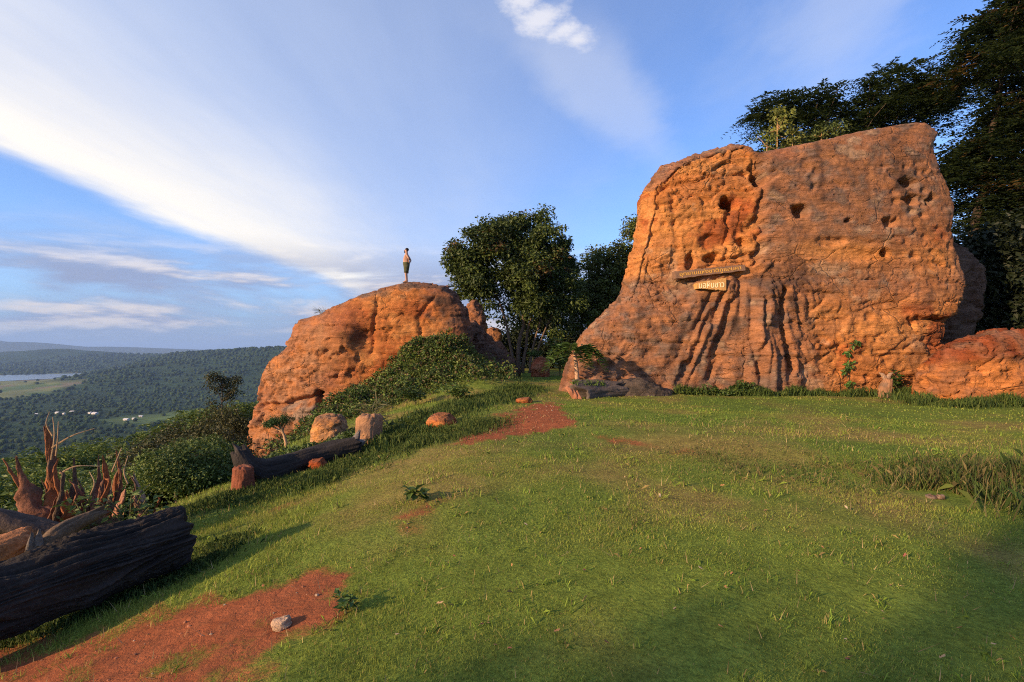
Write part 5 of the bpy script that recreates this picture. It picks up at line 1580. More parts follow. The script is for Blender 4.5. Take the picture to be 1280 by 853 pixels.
G1 = np.array([0.170, 0.230, 0.034]); G2 = np.array([0.275, 0.285, 0.052]); G3 = np.array([0.34, 0.245, 0.095]); G4 = np.array([0.120, 0.195, 0.031])
def turf_colour(r_, x, y):
    n = fbm(x * 0.5, y * 0.5, 0.7, 3, 51); n2 = fbm(x * 0.13, y * 0.13, 2.7, 3, 52); n3 = gnoise(x * 2.2, y * 2.2, 0.1, 53)
    k = np.clip(0.38 + 0.4 * n + 0.2 * n3 + r_.normal(0, 0.22, len(x)), 0, 1)[:, None]
    c_ = G1 * (1 - k) + G2 * k
    dryp = (r_.random(len(x)) < 0.06 + 0.16 * np.clip(n + 0.5 * n2, 0, 1))[:, None]
    c_ = np.where(dryp, G3, c_)
    k2 = sstep(n2 - 0.3 * n, 0.1, 0.7)[:, None] * 0.6
    c_ = c_ * (1 - k2) + G4 * k2
    return c_ * r_.uniform(0.7, 1.3, (len(x), 1))

def polar_points(r_, n, r0, r1, a0=-60, a1=60):
    rr = np.sqrt(r_.uniform(r0 * r0, r1 * r1, n)); a = np.radians(r_.uniform(a0, a1, n))
    return rr * np.sin(a), rr * np.cos(a)

def build_lawn():
    r_ = np.random.default_rng(61)
    out = []
    for (r0, r1, n, h, w) in ((1.4, 4.2, 190000, 0.017, 0.0036), (4.2, 8.0, 190000, 0.021, 0.0062), (8.0, 14.0, 130000, 0.025, 0.0115), (14.0, 31.0, 80000, 0.04, 0.026)):
        x, y = polar_points(r_, n, r0, r1)
        d_ = dirt(x, y)
        patch = fbm(x * 0.9, y * 0.9, 4.4, 3, 55)
        keep = (r_.random(n) > np.clip((d_ - 0.15) * 1.6, 0, 1)) & free(x, y) & (x > -7.5) & (r_.random(n) < 0.75 + 0.6 * patch)
        x, y = x[keep], y[keep]
        hn = np.clip(1 + 0.8 * fbm(x * 0.7, y * 0.7, 8.1, 3, 56), 0.5, 2.4)
        left = sstep(-x, 1.2, 3.0)
        hh = h * hn * r_.uniform(0.6, 1.4, len(x)) * (1 + 1.3 * left)
        out.append(blades(r_, x, y, hh, np.full(len(x), w) * r_.uniform(0.7, 1.3, len(x)), turf_colour(r_, x, y), 0.9))
    # coarser tufts and dead stalks among the turf
    for (nt, r0, r1, per, h, w) in ((260, 1.6, 5.5, 16, 0.055, 0.005), (420, 5.5, 14, 14, 0.085, 0.010)):
        tx, ty = polar_points(r_, nt, r0, r1)
        k = (dirt(tx, ty) < 0.75) & free(tx, ty) & (tx > -7)
        tx, ty = np.repeat(tx[k], per), np.repeat(ty[k], per)
        sdv = r_.uniform(0.02, 0.09, len(tx)) * (0.6 + 0.1 * r1)
        tx = tx + r_.normal(0, 1, len(tx)) * sdv * 0.6; ty = ty + r_.normal(0, 1, len(tx)) * sdv * 0.6
        cc = np.where(r_.random((len(tx), 1)) < 0.15, G3, turf_colour(r_, tx, ty) * np.array([0.85, 1.0, 0.9]))
        out.append(blades(r_, tx, ty, h * r_.uniform(0.5, 1.5, len(tx)), w * r_.uniform(0.7, 1.3, len(tx)), cc, 0.9, True))
    sx, sy = polar_points(r_, 2600, 1.5, 12)
    rs_ = np.hypot(sx, sy)
    sz_ = height(sx, sy) + 0.012
    out.append(blades(r_, sx, sy, r_.uniform(0.03, 0.12, 2600), 0.0022 + 0.0009 * rs_, np.array([[0.34, 0.25, 0.12]]) * r_.uniform(0.5, 1.3, (2600, 1)), 0.999, False, sz_))
    join_stuff('lawn_grass', out, M_GRASS, 'short worn turf covering the hilltop lawn')

def join_stuff(name, out, mat, label, kind='stuff', parent=None):
    V_, Fa, T_, C_ = [], [], [], []
    off = 0
    for v_, f, t, c_ in out:
        V_.append(v_); Fa.append(f + off); T_.append(t); C_.append(c_); off += len(v_)
    me = mesh_from(name, np.concatenate(V_), np.concatenate(Fa), np.concatenate(T_), np.concatenate(C_), False, [mat])
    return link(name, me, parent, label if parent is None else None, None, None, kind)
build_lawn()

def scatter(r_, n, pts, rad):
    """random ground points round a chain of ground positions"""
    pts = np.asarray(pts, float); i = r_.integers(0, len(pts) - 1, n); t = r_.random(n)[:, None]
    p = pts[i] * (1 - t) + pts[i + 1] * t
    rr = np.asarray(rad, float); rr = rr[i] * (1 - t[:, 0]) + rr[i + 1] * t[:, 0]
    q = r_.normal(0, 0.5, (n, 2)) * rr[:, None]
    return p[:, 0] + q[:, 0], p[:, 1] + q[:, 1]

FEET = {}
def foot(px, py, o, gap=0.2):
    """ground position just before a rock's foot, seen under px"""
    if o.name not in FEET:
        co = o_co[o.name]; co = co[co[:, 2] < 1.5]
        FEET[o.name] = co[np.abs(co[:, 2] - height(co[:, 0], co[:, 1])) < 0.4]
    c_ = FEET[o.name]
    k = np.abs(640 + c_[:, 0] / c_[:, 1] * F - px) < 8
    if not k.any():
        return hit(px, py)[:2]
    y = c_[k][:, 1].min() - gap
    return np.array([(px - 640) / F * y, y])

def tall_grass(name, label, chain, rad, n, h, w, cols, seed, lean=0.6):
    r_ = np.random.default_rng(seed)
    x, y = scatter(r_, n, [p if isinstance(p, np.ndarray) else (hit(*p)[:2] if len(p) == 2 else foot(p[0], p[1], p[2])) for p in chain], rad)
    k = free(x, y); x, y = x[k], y[k]
    cl = r_.integers(0, len(cols), len(x))
    c_ = np.asarray(cols)[cl] * r_.uniform(0.65, 1.3, (len(x), 1))
    hm = np.clip(0.75 + 0.8 * gnoise(x * 1.5, y * 1.5, 0.2, seed), 0.3, 1.25)
    join_stuff(name, [blades(r_, x, y, h * hm * r_.uniform(0.5, 1.25, len(x)), w * r_.uniform(0.7, 1.3, len(x)), c_, lean, True)], M_GRASS, label)
GA = (0.060, 0.095, 0.020); GB = (0.105, 0.135, 0.030); GC = (0.17, 0.135, 0.055); GD = (0.035, 0.065, 0.016)
tall_grass('tall_grass', 'rank tall grass with dry stems growing at the lawn step', [(1165, 610), (1215, 605), (1275, 612), (1340, 622)], [0.35, 0.75, 0.9, 1.0], 9000, 0.38, 0.0075, [GA, GA, GB, GC, GC, GD], 71, 0.85)
tall_grass('dry_grass', 'low straggly dry grass along the step in the lawn', [(860, 570), (950, 585), (1050, 600), (1150, 605)], [0.8, 1.1, 1.2, 1.0], 3400, 0.085, 0.007, [GA, GB, GC, GC], 72, 0.85)
tall_grass('rock_foot_grass', 'lush green grass along the foot of the tall rock', [(850, 494, rockA), (900, 490, rockA), (960, 490, rockA), (1010, 488, rockA), (1080, 490, rockA), (1130, 498, rockA), (1175, 508), (1230, 520, rockR), (1285, 526, rockR)], [0.25, 0.3, 0.3, 0.4, 0.6, 0.9, 0.9, 0.5, 0.5], 19000, 0.38, 0.016, [GA, GB, GA, GD], 73)
tall_grass('slope_grass', 'longer grass on the slope around the bent trunk', [(235, 640), (290, 622), (360, 610), (430, 585), (500, 560), (560, 545), (600, 530)], [0.6, 0.7, 0.8, 0.8, 0.7, 0.8, 0.8], 20000, 0.16, 0.011, [GA, GB, GA, GD, GB], 74, 0.75)
tall_grass('log_side_grass', 'grass and weeds along the near side of the blackened log', [(-20, 812), (60, 790), (140, 755), (215, 725), (260, 700), (300, 670)], [0.16, 0.18, 0.2, 0.25, 0.3, 0.3], 5200, 0.12, 0.008, [GA, GD, GD, GB], 75, 0.85)
tall_grass('mound_grass', 'knee-high grass in front of the planted mound', [(480, 560), (520, 530), (570, 510), (620, 498), (660, 485)], [0.9, 1.2, 1.2, 1.0, 0.8], 16000, 0.26, 0.02, [GA, GB, GA, GD], 76, 0.6)

tall_grass('bank_grass', 'long bright grass growing through the creeper on the mound', [np.array(q) for q in ((-7.0, 20.5), (-5.8, 21.5), (-4.4, 22.6), (-3.0, 22.2), (-1.6, 23.0), (-0.8, 24.0))], [1.2, 1.4, 1.6, 1.6, 1.4, 1.0], 9000, 0.40, 0.024, [GB, GB, GA, (0.13, 0.17, 0.035)], 78, 0.6)
def leafy_cover(name, label, x, y, hmax, leaf, cols, seed, mult=1):
    r_ = np.random.default_rng(seed)
    k = free(x, y); x, y = x[k], y[k]
    n = len(x)
    bump_ = np.clip(0.5 + 1.0 * gnoise(x * 1.1, y * 1.1, 0.3, seed) + 0.5 * gnoise(x * 3, y * 3, 0.3, seed + 1), 0.05, 1.6)
    z = height(x, y) + r_.random(n) ** 0.6 * hmax * bump_
    pos = np.stack([x, y, z], -1)
    nr = unit(r_, n) * 0.9 + np.array([0, -0.25, 0.8]); di = unit(r_, n) + np.array([0, 0, -0.2])
    L = leaf * r_.uniform(0.6, 1.4, n)
    c_ = np.asarray(cols)[r_.integers(0, len(cols), n)] * r_.uniform(0.6, 1.3, (n, 1))
    join_stuff(name, [leaf_quads(pos, nr, di, L, L * 0.6, c_)], M_LEAF, label)
r_ = np.random.default_rng(81)
n = 30000
mx = r_.normal(-4.3, 1.9, n); my = r_.normal(23.3, 1.3, n)
m2 = 7000
mx = np.concatenate([mx, r_.normal(-7.2, 0.9, m2)]); my = np.concatenate([my, r_.normal(20.6, 1.1, m2)])
k = (my > 18.5) & (mx < 0.2)
leafy_cover('mound_creeper', 'leafy dark green creeper covering the mound against the whale-backed rock', mx[k], my[k], 0.75, 0.12, [(0.060, 0.105, 0.018), (0.100, 0.155, 0.026), (0.160, 0.200, 0.040), (0.048, 0.080, 0.016), (0.14, 0.095, 0.04)], 82)
xs, ys = scatter(r_, 9000, [hit(300, 600)[:2], hit(360, 580)[:2], hit(400, 562)[:2], hit(440, 566)[:2]], [0.8, 0.9, 0.8, 0.6])
leafy_cover('ground_cover', 'low leafy weeds between the bent trunk and the pale boulder', xs, ys + 0.9, 0.30, 0.09, [(0.035, 0.07, 0.014), (0.06, 0.10, 0.02), (0.09, 0.125, 0.03)], 83)
xs, ys = scatter(r_, 2600, [foot(850, 492, rockA), foot(895, 488, rockA), foot(935, 486, rockA)], [0.3, 0.5, 0.3])
leafy_cover('rock_foot_weeds', 'bushy weeds at the foot of the tall rock below the flutes', xs, ys, 0.35, 0.1, [(0.04, 0.075, 0.014), (0.07, 0.105, 0.02)], 84)

# --- single plants
def plant(name, label, pos, n, spread, hgt, L, colA, colB, seed, cat='plant', group=None, stems=4, ratio=0.5, droop=0.3):
    r2 = np.random.default_rng(seed)
    o = empty(name, tuple(pos), label, cat, group)
    g = Geo(); tips = []
    for i in range(stems):
        a = r2.uniform(0, 6.28); e = np.array([math.cos(a) * spread * r2.uniform(0.2, 0.8), math.sin(a) * spread * r2.uniform(0.2, 0.8), hgt * r2.uniform(0.6, 1.0)])
        P_ = smooth_path([np.array([0, 0, -0.03]), e * np.array([0.3, 0.3, 0.6]), e], 6)
        q, f = tube(P_, np.linspace(0.03, 0.012, 6) * hgt ** 0.5 * 0.5, 5); g.add(q, f, (0.12, 0.12, 0.05)); tips.append(P_)
    link('stem', g.mesh('stem', M_BARK), o)
    ti = r2.integers(0, stems, n); tj = r2.integers(2, 6, n)
    base = np.array([tips[i][j] for i, j in zip(ti, tj)])
    u_ = unit(r2, n); u_[:, 2] = np.abs(u_[:, 2]) * 0.5
    pos_ = base + u_ * (r2.random(n) * spread * 0.45)[:, None]
    k_ = r2.random((n, 1)); c_ = np.asarray(colA) * (1 - k_) + np.asarray(colB) * k_
    Ls = L * r2.uniform(0.6, 1.25, n)
    v_, f, t, c_ = leaf_quads(pos_, np.array([0, 0, 1.0]) + 0.6 * unit(r2, n), u_ + np.array([0, 0, -droop]), Ls, Ls * ratio, c_)
    link('leaves', mesh_from('leaves', v_, f, t, c_, False, [M_LEAF]), o)
    return o
BR = (0.07, 0.125, 0.022); BR2 = (0.13, 0.18, 0.04)
plant('weed', 'small broad-leaved weed at the edge of the bare red earth', hit(432, 768), 70, 0.10, 0.11, 0.055, (0.04, 0.08, 0.015), BR, 91, ratio=0.6)
plant('weed', 'bright large-leaved weed beside the small bare patch on the slope', hit(521, 628), 34, 0.16, 0.16, 0.13, BR, BR2, 92, ratio=0.65)
for k_, (px_, d_, lab_) in enumerate(((118, 5.9, 'green leafy weed growing up among the roots of the upturned stump'), (165, 6.0, 'leafy weed at the end of the upturned stump by the log'))):
    x_ = (px_ - 640) / F * d_
    plant('weed', lab_, (x_, d_, gz(x_, d_)), 150, 0.4, 0.75, 0.09, (0.05, 0.09, 0.016), BR2, 190 + k_, ratio=0.5, stems=8)
plant('bush', 'rounded leafy bush at the left end of the planted mound', hit(440, 512), 500, 0.7, 0.8, 0.13, (0.03, 0.06, 0.012), BR, 93, 'bush', stems=7)
plant('bush', 'dense dark bush in the grass before the mound', hit(520, 507), 600, 0.9, 0.6, 0.13, (0.025, 0.05, 0.010), (0.06, 0.10, 0.02), 94, 'bush', stems=8)
plant('bush', 'pale-leaved bush low on the right side of the mound', hit(576, 503), 420, 0.7, 0.5, 0.14, BR, BR2, 95, 'bush', stems=7)
plant('shrub', 'yellow-green shrub in the gap beside the red earth mound', np.array([2.9, 31.0, gz(2.9, 31.0)]), 520, 1.0, 2.2, 0.26, BR, BR2, 96, 'shrub', stems=7)
plant('shrub', 'long-leaved dark plant behind the papaya tree', np.array([3.6, 28.0, gz(3.6, 28.0)]), 300, 0.8, 1.3, 0.75, (0.03, 0.055, 0.012), (0.06, 0.10, 0.02), 97, 'shrub', stems=7, ratio=0.12, droop=0.1)
p = at(675, 447, 30.5)
plant('bush', 'clipped-looking bush growing on the red earth mound', p + np.array([-0.35, 0, -0.1]), 600, 0.75, 0.45, 0.12, (0.05, 0.085, 0.016), BR, 98, 'bush', stems=8)
q_ = foot(1122, 486, rockA); q_ = np.array([q_[0] - 0.2, q_[1] - 0.3, gz(*q_)])
plant('weed', 'dark broad-leaved plant beside the forked stump', q_ + np.array([0.25, 0.35, 0]), 90, 0.5, 0.75, 0.17, (0.03, 0.06, 0.012), (0.06, 0.11, 0.02), 99, ratio=0.7)
p = at(404, 388, YB)
plant('grass_tuft', 'dry grass tuft on the shoulder of the whale-backed rock', np.array([p[0], YB - 0.3, top_z(rockB, p[0], YB - 0.3, 0.1) - 0.12]), 70, 0.28, 0.35, 0.34, (0.16, 0.14, 0.05), (0.11, 0.13, 0.04), 100, 'grass', ratio=0.07, droop=-0.5)
q_ = hit(462, 557)
plant('grass_tuft', 'dry grass sprouting above the furrowed cut stump', np.array([q_[0] - 0.05, q_[1] + 0.42, q_[2]]), 110, 0.30, 0.95, 0.5, (0.18, 0.15, 0.06), (0.13, 0.13, 0.05), 101, 'grass', ratio=0.05, droop=-0.6)
# little spreading tree against the left foot of the rock
b = hit(352, 562); b = np.array([b[0], b[1], b[2]])
ztop = at(345, 518, b[1])[2] - b[2]
make_tree('small_tree', 'small flat-topped tree with pale trunk by the left foot of the whale-backed rock', b,
          [(-0.15, 0, ztop * 0.80, 0.42, 0.4, 0.13), (0.1, 0, ztop * 0.92, 0.26, 0.25, 0.10), (-0.45, 0, ztop * 0.74, 0.18, 0.2, 0.07)], 46, 0.13, 60, 0.05, (0.025, 0.055, 0.012), (0.055, 0.105, 0.02),
          [([(0.18, 0, -0.1), (0.1, 0, ztop * 0.35), (-0.05, 0, ztop * 0.7)], 0.055, 0.04)], 480, bark=(0.42, 0.26, 0.15), nbr=10)
# saplings on top of the tall rock
def sapling(label, px, pyb, pyt, d, seed, nl, L, colA, colB, spr, bark=(0.35, 0.22, 0.10)):
    p = at(px, pyb, d)
    zt = at(px, pyt, d)[2]
    z0 = top_z(rockA, p[0], d, 0.25) - 0.1
    r2 = np.random.default_rng(seed)
    o = empty('sapling', (p[0], d, z0), label, 'sapling')
    g = Geo(); hgt = max(0.6, zt - z0)
    P_ = smooth_path([(0, 0, 0), (0.02, 0, hgt * 0.5), (0.03, 0, hgt * 0.92)], 8)
    q, f = tube(P_, np.linspace(0.032, 0.014, 8), 6); g.add(q, f, bark)
    ends = [P_[-1]]
    for i in range(7):
        e = P_[r2.integers(4, 8)] + np.array([r2.uniform(-1, 1) * spr, r2.uniform(-1, 1) * spr, r2.uniform(-0.05, 0.35) * hgt * 0.6])
        q, f = tube(smooth_path([P_[5], (P_[5] + e) / 2 + np.array([0, 0, 0.04]), e], 5), np.linspace(0.018, 0.006, 5), 4); g.add(q, f, bark); ends.append(e)
    link('trunk', g.mesh('trunk', M_BARK, True), o)
    ends = np.array(ends)
    v_, f, t, c_ = crown_clumps(r2, ends, np.full(len(ends), spr * 0.5), nl, L, colA, colB)
    link('crown', mesh_from('crown', v_, f, t, c_, False, [M_LEAF]), o)
sapling('slim yellow-green sapling with a bare stem on top of the tall rock', 971, 187, 143, 20.5, 501, 40, 0.16, (0.14, 0.17, 0.03), (0.20, 0.21, 0.045), 0.5)
sapling('bushy yellowish sapling on the rock top beside the slim one', 990, 187, 163, 20.8, 502, 60, 0.14, (0.10, 0.12, 0.025), (0.17, 0.18, 0.04), 0.5)
sapling('leaning green sapling farthest along the rock top', 1026, 182, 158, 20.8, 503, 80, 0.14, (0.06, 0.09, 0.02), (0.12, 0.15, 0.035), 0.6)
sapling('low leafy sapling at the notch in the rock top', 958, 190, 172, 20.6, 504, 26, 0.13, (0.05, 0.085, 0.02), (0.12, 0.16, 0.03), 0.4)
# creeper climbing the rock face
vo = empty('creeper', tuple(at(1060, 484, 17.9)), 'thin creeper with five leaf clusters climbing the tall rock', 'creeper')
vp = []
for px, py in ((1061, 480), (1058, 463), (1062, 456), (1059, 441), (1068, 429)):
    q = at(px, py, 17.9); fy = front_y(rockA, q[0], q[2], 0.15) or 17.9
    vp.append(np.array(at(px, py, fy - 0.05)))
g = Geo(); a, f = tube(smooth_path(vp, 20) - np.array(vo.location), np.full(20, 0.012), 5); g.add(a, f, (0.10, 0.09, 0.04)); link('stem', g.mesh('stem', M_BARK), vo)
for i, q in enumerate(vp):
    r2 = np.random.default_rng(520 + i)
    v_, f, t, c_ = leaf_quads(q - np.array(vo.location) + unit(r2, 14) * 0.12 * np.array([1, 0.4, 0.8]), unit(r2, 14) * 0.5 + np.array([0, -1.0, 0.4]), unit(r2, 14) + np.array([0, 0, -0.3]), r2.uniform(0.1, 0.2, 14), 0.1, np.array([[0.06, 0.12, 0.02]]) * r2.uniform(0.6, 1.4, (14, 1)))
    link('leaf_cluster', mesh_from('leaf_cluster', v_, f, t, c_, False, [M_LEAF]), vo)

# --- papaya-like little tree before the rock's left foot
def papaya():
    d = 17.2
    b_ = at(721, 480, d)
    o = empty('papaya_tree', (b_[0], d, gz(b_[0], d)), 'little tree with pale stem and drooping fronds before the left foot of the tall rock', 'tree')
    z0 = gz(b_[0], d)
    top = at(718, 438, d) - np.array([b_[0], d, z0])
    g = Geo(); P_ = smooth_path([(0.02, 0, -0.1), (0.0, 0, top[2] * 0.5), tuple(top)], 14)
    q, f = tube(P_, np.linspace(0.085, 0.06, 14), 10); g.add(q, f, (0.42, 0.26, 0.16))
    link('trunk', g.mesh('trunk', M_BARK, True), o)
    r2 = np.random.default_rng(77)
    for i in range(15):
        a = i * 2.4 + r2.uniform(-0.2, 0.2); el = r2.uniform(0.15, 1.1)
        ln = r2.uniform(0.8, 1.25)
        dirh = np.array([math.cos(a), math.sin(a) * 0.8, 0])
        S = np.linspace(0, 1, 12)
        pts = top + dirh * (S * ln * math.cos(el))[:, None] + np.array([0, 0, 1.0]) * (S * ln * math.sin(el) - 0.85 * ln * S ** 2)[:, None]
        g = Geo(); q, f = tube(pts, np.linspace(0.014, 0.004, 12), 4); g.add(q, f, (0.10, 0.12, 0.04))
        m = 11 * 4
        t = np.repeat(np.linspace(0.22, 1, m // 2), 2); sg = np.tile([1, -1], m // 2)
        pos = np.stack([np.interp(t, S, pts[:, j]) for j in range(3)], -1)
        side = np.cross(dirh, [0, 0, 1.0])
        L = 0.24 * np.sin(np.clip(t * 2.6, 0, 3.0)) + 0.08
        v_, ff, tt, cc = leaf_quads(pos, np.array([0, 0, 1.0]) + 0.3 * unit(r2, m), side[None] * sg[:, None] + dirh * 0.6 + np.array([0, 0, -0.55]), L * 1.15, L * 0.34, np.array([[0.07, 0.12, 0.025]]) * r2.uniform(0.6, 1.5, (m, 1)))
        nv = len(np.concatenate(g.v))
        me = mesh_from('frond', np.vstack([np.concatenate(g.v), v_]), np.concatenate([np.concatenate([np.asarray(x_) for x_ in g.f]), ff + nv]), np.concatenate([[len(x_) for x_ in g.f], tt]), np.vstack([np.concatenate(g.c), cc]), False, [M_LEAF])
        link('frond', me, o)
papaya()
# grass planted on the hollow log
r_ = np.random.default_rng(88)
hx = r_.uniform(-0.28, 0.95, 700); c0 = at(722, 492, 16.3)
hxw = c0[0] + 0.1 + hx * 0.85; hyw = c0[1] + 0.12 + hx * 0.35 + r_.normal(0, 0.12, 700)
zt = c0[2] + 0.27 - 0.06 * hx
join_stuff('planter_grass', [blades(r_, hxw, hyw, r_.uniform(0.08, 0.26, 700), np.full(700, 0.02), np.array([[0.09, 0.14, 0.03]]) * r_.uniform(0.6, 1.5, (700, 1)), 0.9, True, z=zt)], M_GRASS, 'bright green grass planted in the top of the hollow log')

def gravel():
    r2 = np.random.default_rng(97)
    x, y = polar_points(r2, 60000, 1.6, 17, -58, 30)
    d_ = dirt(x, y)
    k = (d_ > 0.3) & (r2.random(len(x)) < 0.25 * d_) & free(x, y)
    x, y = x[k], y[k]; n = len(x)
    v0, f0 = ICO0, ICF0
    s_ = (0.003 + 0.010 * r2.random(n) ** 4) * (0.7 + 0.10 * np.hypot(x, y))
    V_ = v0[None] * (1 + r2.normal(0, 0.22, (n, len(v0), 1))) * (s_[:, None, None] * np.array([1.2, 1.0, 0.7])) + np.stack([x, y, height(x, y) + s_ * 0.2], -1)[:, None]
    c_ = np.where(r2.random((n, 1)) < 0.15, np.array([0.30, 0.20, 0.13]), np.array([0.26, 0.095, 0.045])) * r2.uniform(0.6, 1.4, (n, 1))
    join_stuff('gravel', [(V_.reshape(-1, 3), (f0[None] + (np.arange(n) * len(v0))[:, None, None]).reshape(-1), np.full(n * len(f0), 3), np.repeat(c_[:, None], len(v0), 1).reshape(-1, 3))], M_PLAIN, 'crumbs of red earth and grit on the bare patches')
ICO0, ICF0 = ico(1)
gravel()
# --- fallen leaves and pebbles on the lawn
lv = np.array([(0, 0, 0.004), (0.012, 0.009, 0.009), (0.03, 0.011, 0.006), (0.048, 0.0, 0.012), (0.03, -0.011, 0.008), (0.012, -0.009, 0.010)])
leaf_me = []
for c_ in ((0.42, 0.20, 0.08), (0.40, 0.26, 0.13), (0.28, 0.10, 0.06), (0.46, 0.34, 0.21)):
    leaf_me.append(mesh_from('fallen_leaf', lv, np.array([0, 1, 2, 2, 3, 4, 4, 5, 0, 0, 2, 4])[[0, 1, 2, 0, 2, 4, 2, 3, 4, 0, 4, 5]], np.full(4, 3), np.tile(c_, (6, 1)), True, [M_LITTER]))
r_ = np.random.default_rng(95)
LEAFLAB = ['orange-brown dead leaf lying on the turf', 'tan dead leaf lying on the turf', 'dark red dead leaf lying on the turf', 'pale cream dead leaf lying on the turf']
LEAFGRP = ['orange leaves on the lawn', 'tan leaves on the lawn', 'dark red leaves on the lawn', 'pale leaves on the lawn']
spots = [(1085, 772), (1100, 768), (1102, 778), (1055, 806), (1058, 829), (1063, 830), (1112, 736), (1124, 738), (1238, 812), (1110, 690), (985, 662), (905, 738), (905, 790), (960, 640), (1130, 702), (1270, 808), (640, 712), (712, 694), (716, 672), (730, 715), (725, 720), (613, 786), (622, 812), (600, 787), (641, 815), (762, 812), (692, 797), (880, 718), (860, 700), (800, 690), (760, 640), (870, 640), (660, 660), (570, 700), (562, 708), (980, 600), (930, 650), (1000, 720), (1030, 690), (900, 610), (1060, 640), (825, 625), (780, 600), (700, 610), (545, 760), (500, 800), (470, 830), (840, 760), (865, 722), (1175, 830), (1205, 790), (915, 720), (845, 765), (1010, 640)]
for i, (px, py) in enumerate(spots):
    q = hit(px, py)
    j = int(r_.choice(4, p=[0.4, 0.25, 0.15, 0.2]))
    o = link('fallen_leaf', leaf_me[j], None, LEAFLAB[j], 'leaf', LEAFGRP[j])
    o.location = (q[0], q[1], q[2] + 0.018); o.rotation_euler = (r_.uniform(-0.5, 0.5), r_.uniform(-0.5, 0.5), r_.uniform(0, 6.28))
    s_ = r_.uniform(0.55, 1.1) * (0.7 + 0.09 * q[1]); o.scale = (s_, s_, s_)

# ================================================================== PERSON
def person():
    d = YB
    p = at(508, 349, d)
    z0 = top_z(rockB, p[0], d, 0.07) - 0.03
    o = empty('person', (p[0], d, z0), 'bare-chested bearded person in olive shorts standing on the whale-backed rock', 'person')
    S = 1.0
    # faces -x; joints (x forward is negative)
    J = {}
    J['pelvis'] = (0.0, 0, 0.94); J['belly'] = (-0.035, 0, 1.08); J['chest'] = (-0.01, 0, 1.30); J['neck0'] = (0.02, 0, 1.47); J['neck'] = (0.005, 0, 1.54)
    J['head'] = (-0.01, 0, 1.63); J['crown'] = (0.0, 0, 1.70)
    for s, k in ((1, 'l'), (-1, 'r')):
        J['hip' + k] = (0.0, 0.09 * s, 0.90); J['kne' + k] = (-0.02, 0.10 * s, 0.50); J['ank' + k] = (0.02, 0.10 * s, 0.09); J['heel' + k] = (0.04, 0.10 * s, 0.045); J['toe' + k] = (-0.14, 0.12 * s, 0.03)
        J['sho' + k] = (0.02, 0.19 * s, 1.42); J['elb' + k] = (0.17, 0.27 * s, 1.18); J['wri' + k] = (0.14, 0.08 * s, 1.01); J['pal' + k] = (0.145, 0.02 * s, 0.99)
    rad = {'pelvis': 0.145, 'belly': 0.140, 'chest': 0.150, 'neck0': 0.075, 'neck': 0.062, 'head': 0.098, 'crown': 0.075}
    for k in 'lr':
        rad.update({'hip' + k: 0.095, 'kne' + k: 0.058, 'ank' + k: 0.038, 'heel' + k: 0.036, 'toe' + k: 0.028, 'sho' + k: 0.062, 'elb' + k: 0.042, 'wri' + k: 0.027, 'pal' + k: 0.034})
    E = [('pelvis', 'belly'), ('belly', 'chest'), ('chest', 'neck0'), ('neck0', 'neck'), ('neck', 'head'), ('head', 'crown')]
    for k in 'lr':
        E += [('pelvis', 'hip' + k), ('hip' + k, 'kne' + k), ('kne' + k, 'ank' + k), ('ank' + k, 'heel' + k), ('ank' + k, 'toe' + k), ('chest', 'sho' + k), ('sho' + k, 'elb' + k), ('elb' + k, 'wri' + k), ('wri' + k, 'pal' + k)]
        s = 1 if k == 'l' else -1
        for fi in range(5):
            a = 'f%d%s' % (fi, k); b_ = 'g%d%s' % (fi, k)
            base = np.array(J['pal' + k])
            if fi == 4:
                J[a] = tuple(base + np.array([-0.03, 0.01 * s, 0.02])); J[b_] = tuple(base + np.array([-0.05, -0.02 * s, 0.015]))
            else:
                off = np.array([0.004, -0.035 * s, 0.03 - 0.02 * fi]); J[a] = tuple(base + off); J[b_] = tuple(base + off + np.array([-0.012, -0.035 * s + 0.004 * fi * s, -0.012]))
            rad[a] = 0.010; rad[b_] = 0.008
            E += [('pal' + k, a), (a, b_)]
    names = list(J)
    me = bpy.data.meshes.new('body')
    me.from_pydata([J[q] for q in names], [(names.index(a), names.index(b_)) for a, b_ in E], [])
    ob = bpy.data.objects.new('body', me); col.objects.link(ob)
    md = ob.modifiers.new('skin', 'SKIN'); md.use_smooth_shade = True
    sk = me.skin_vertices[0].data
    for i, q in enumerate(names):
        r0 = rad[q]
        sk[i].radius = (r0, r0 * (1.2 if q in ('belly', 'pelvis') else 1.0))
        sk[i].use_root = (q == 'pelvis')
    md2 = ob.modifiers.new('sub', 'SUBSURF'); md2.levels = 2; md2.render_levels = 2
    dg = bpy.context.evaluated_depsgraph_get()
    m2 = bpy.data.meshes.new_from_object(ob.evaluated_get(dg))
    bpy.data.objects.remove(ob)
    a = np.empty(len(m2.vertices) * 3, np.float32); m2.vertices.foreach_get('co', a); a = a.reshape(-1, 3)
    skin = np.tile(np.array([0.42, 0.235, 0.16]), (len(a), 1))
    set_col(m2, skin); m2.materials.clear(); m2.materials.append(M_SKIN); m2.name = 'body'
    link('body', m2, o)
    def shell(nm, secs, colr, mat, seg=20):
        """closed loft: (x, y, z, rx, ry)"""
        g = Geo(); V_ = []; f = []
        th = np.arange(seg) * 2 * math.pi / seg
        for (x, y, z, rx, ry) in secs:
            V_.append(np.stack([x + rx * np.cos(th), y + ry * np.sin(th), np.full(seg, z)], -1))
        for i in range(len(secs) - 1):
            for j in range(seg):
                k = (j + 1) % seg
                f.append((i * seg + j, i * seg + k, (i + 1) * seg + k, (i + 1) * seg + j))
        f.append(tuple(range(seg))[::-1]); f.append(tuple(range((len(secs) - 1) * seg, len(secs) * seg)))
        g.add(np.vstack(V_), f, colr)
        return g
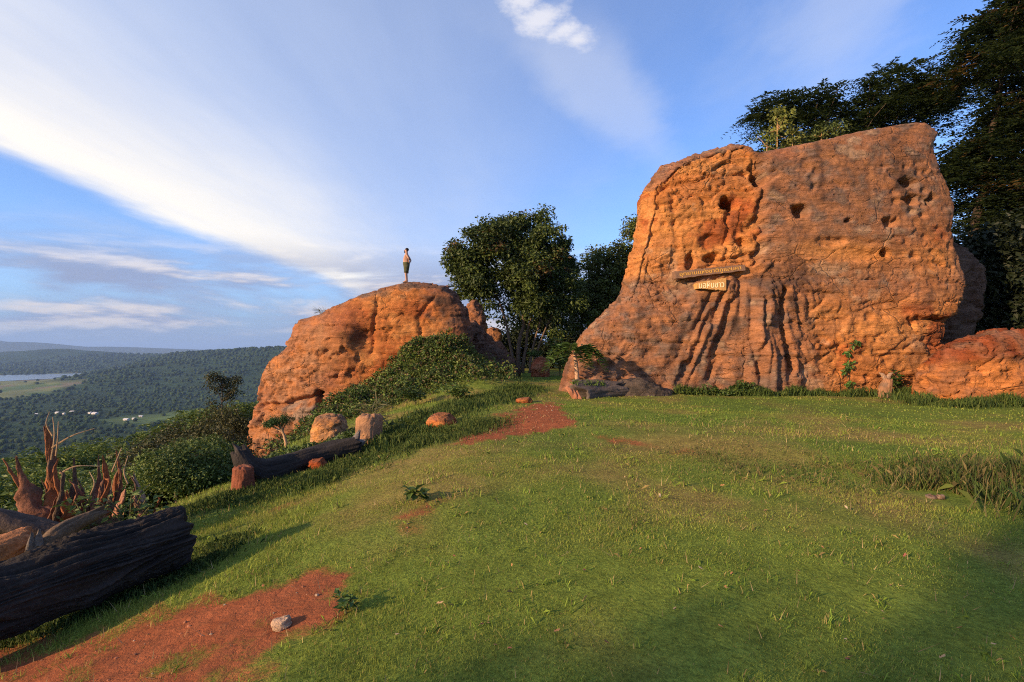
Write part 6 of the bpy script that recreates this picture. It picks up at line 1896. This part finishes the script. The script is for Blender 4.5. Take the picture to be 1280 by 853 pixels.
    g = shell('shorts', [(0, 0, 0.86, 0.155, 0.19), (0, 0, 0.95, 0.168, 0.195), (-0.015, 0, 1.035, 0.162, 0.185)], (0.085, 0.085, 0.042), M_CLOTH)
    for s in (1, -1):
        gl = shell('leg', [(-0.005, 0.1 * s, 0.50, 0.092, 0.085), (-0.005, 0.1 * s, 0.60, 0.098, 0.09), (0, 0.095 * s, 0.76, 0.122, 0.10), (0, 0.085 * s, 0.90, 0.148, 0.11)], (0.08, 0.08, 0.04), M_CLOTH)
        g.add(np.vstack(gl.v), gl.f, (0.082, 0.082, 0.04))
    link('shorts', g.mesh('shorts', M_CLOTH, True), o)
    def blob(nm, c_, r3, colr, cut=None):
        v_ = ICO3.copy()
        vv = v_ * np.array(r3)
        vv *= (1 + 0.05 * gnoise(v_[:, 0] * 4, v_[:, 1] * 4, v_[:, 2] * 4, 9))[:, None]
        gg = Geo(); gg.add(vv + np.array(c_), [tuple(q) for q in ICF3], colr)
        link(nm, gg.mesh(nm, M_CLOTH, True), o)
    ICO3, ICF3 = ico(3)
    blob('hair', (0.025, 0, 1.685), (0.095, 0.090, 0.085), (0.022, 0.016, 0.012))
    blob('beard', (-0.075, 0, 1.565), (0.045, 0.055, 0.058), (0.03, 0.02, 0.014))
    blob('nose', (-0.112, 0, 1.635), (0.020, 0.014, 0.022), (0.42, 0.23, 0.155))
    for s in (1, -1):
        blob('ear', (0.005, 0.095 * s, 1.63), (0.022, 0.012, 0.032), (0.42, 0.23, 0.155))
        blob('eye', (-0.092, 0.034 * s, 1.655), (0.010, 0.012, 0.008), (0.03, 0.02, 0.02))
        blob('sandal', (-0.04, 0.108 * s, 0.012), (0.14, 0.052, 0.022), (0.03, 0.025, 0.02))
person()

# ================================================================== HAZE
def haze():
    g = Geo(); g.box((0, 0, (-320 + 560) / 2), (46000, 46000, (560 + 320) / 2))
    m = bpy.data.materials.new('haze_air'); m.use_nodes = True
    t = m.node_tree; t.nodes.clear()
    out = t.nodes.new('ShaderNodeOutputMaterial')
    v_ = t.nodes.new('ShaderNodeVolumePrincipled')
    v_.inputs['Color'].default_value = (0.40, 0.62, 1.0, 1)
    v_.inputs['Density'].default_value = 4.4e-5
    v_.inputs['Anisotropy'].default_value = 0.0
    t.links.new(v_.outputs[0], out.inputs['Volume'])
    o = link('haze', g.mesh('haze', m), None, 'pale blue haze over the valley and distant plain', None, None, 'stuff')
haze()
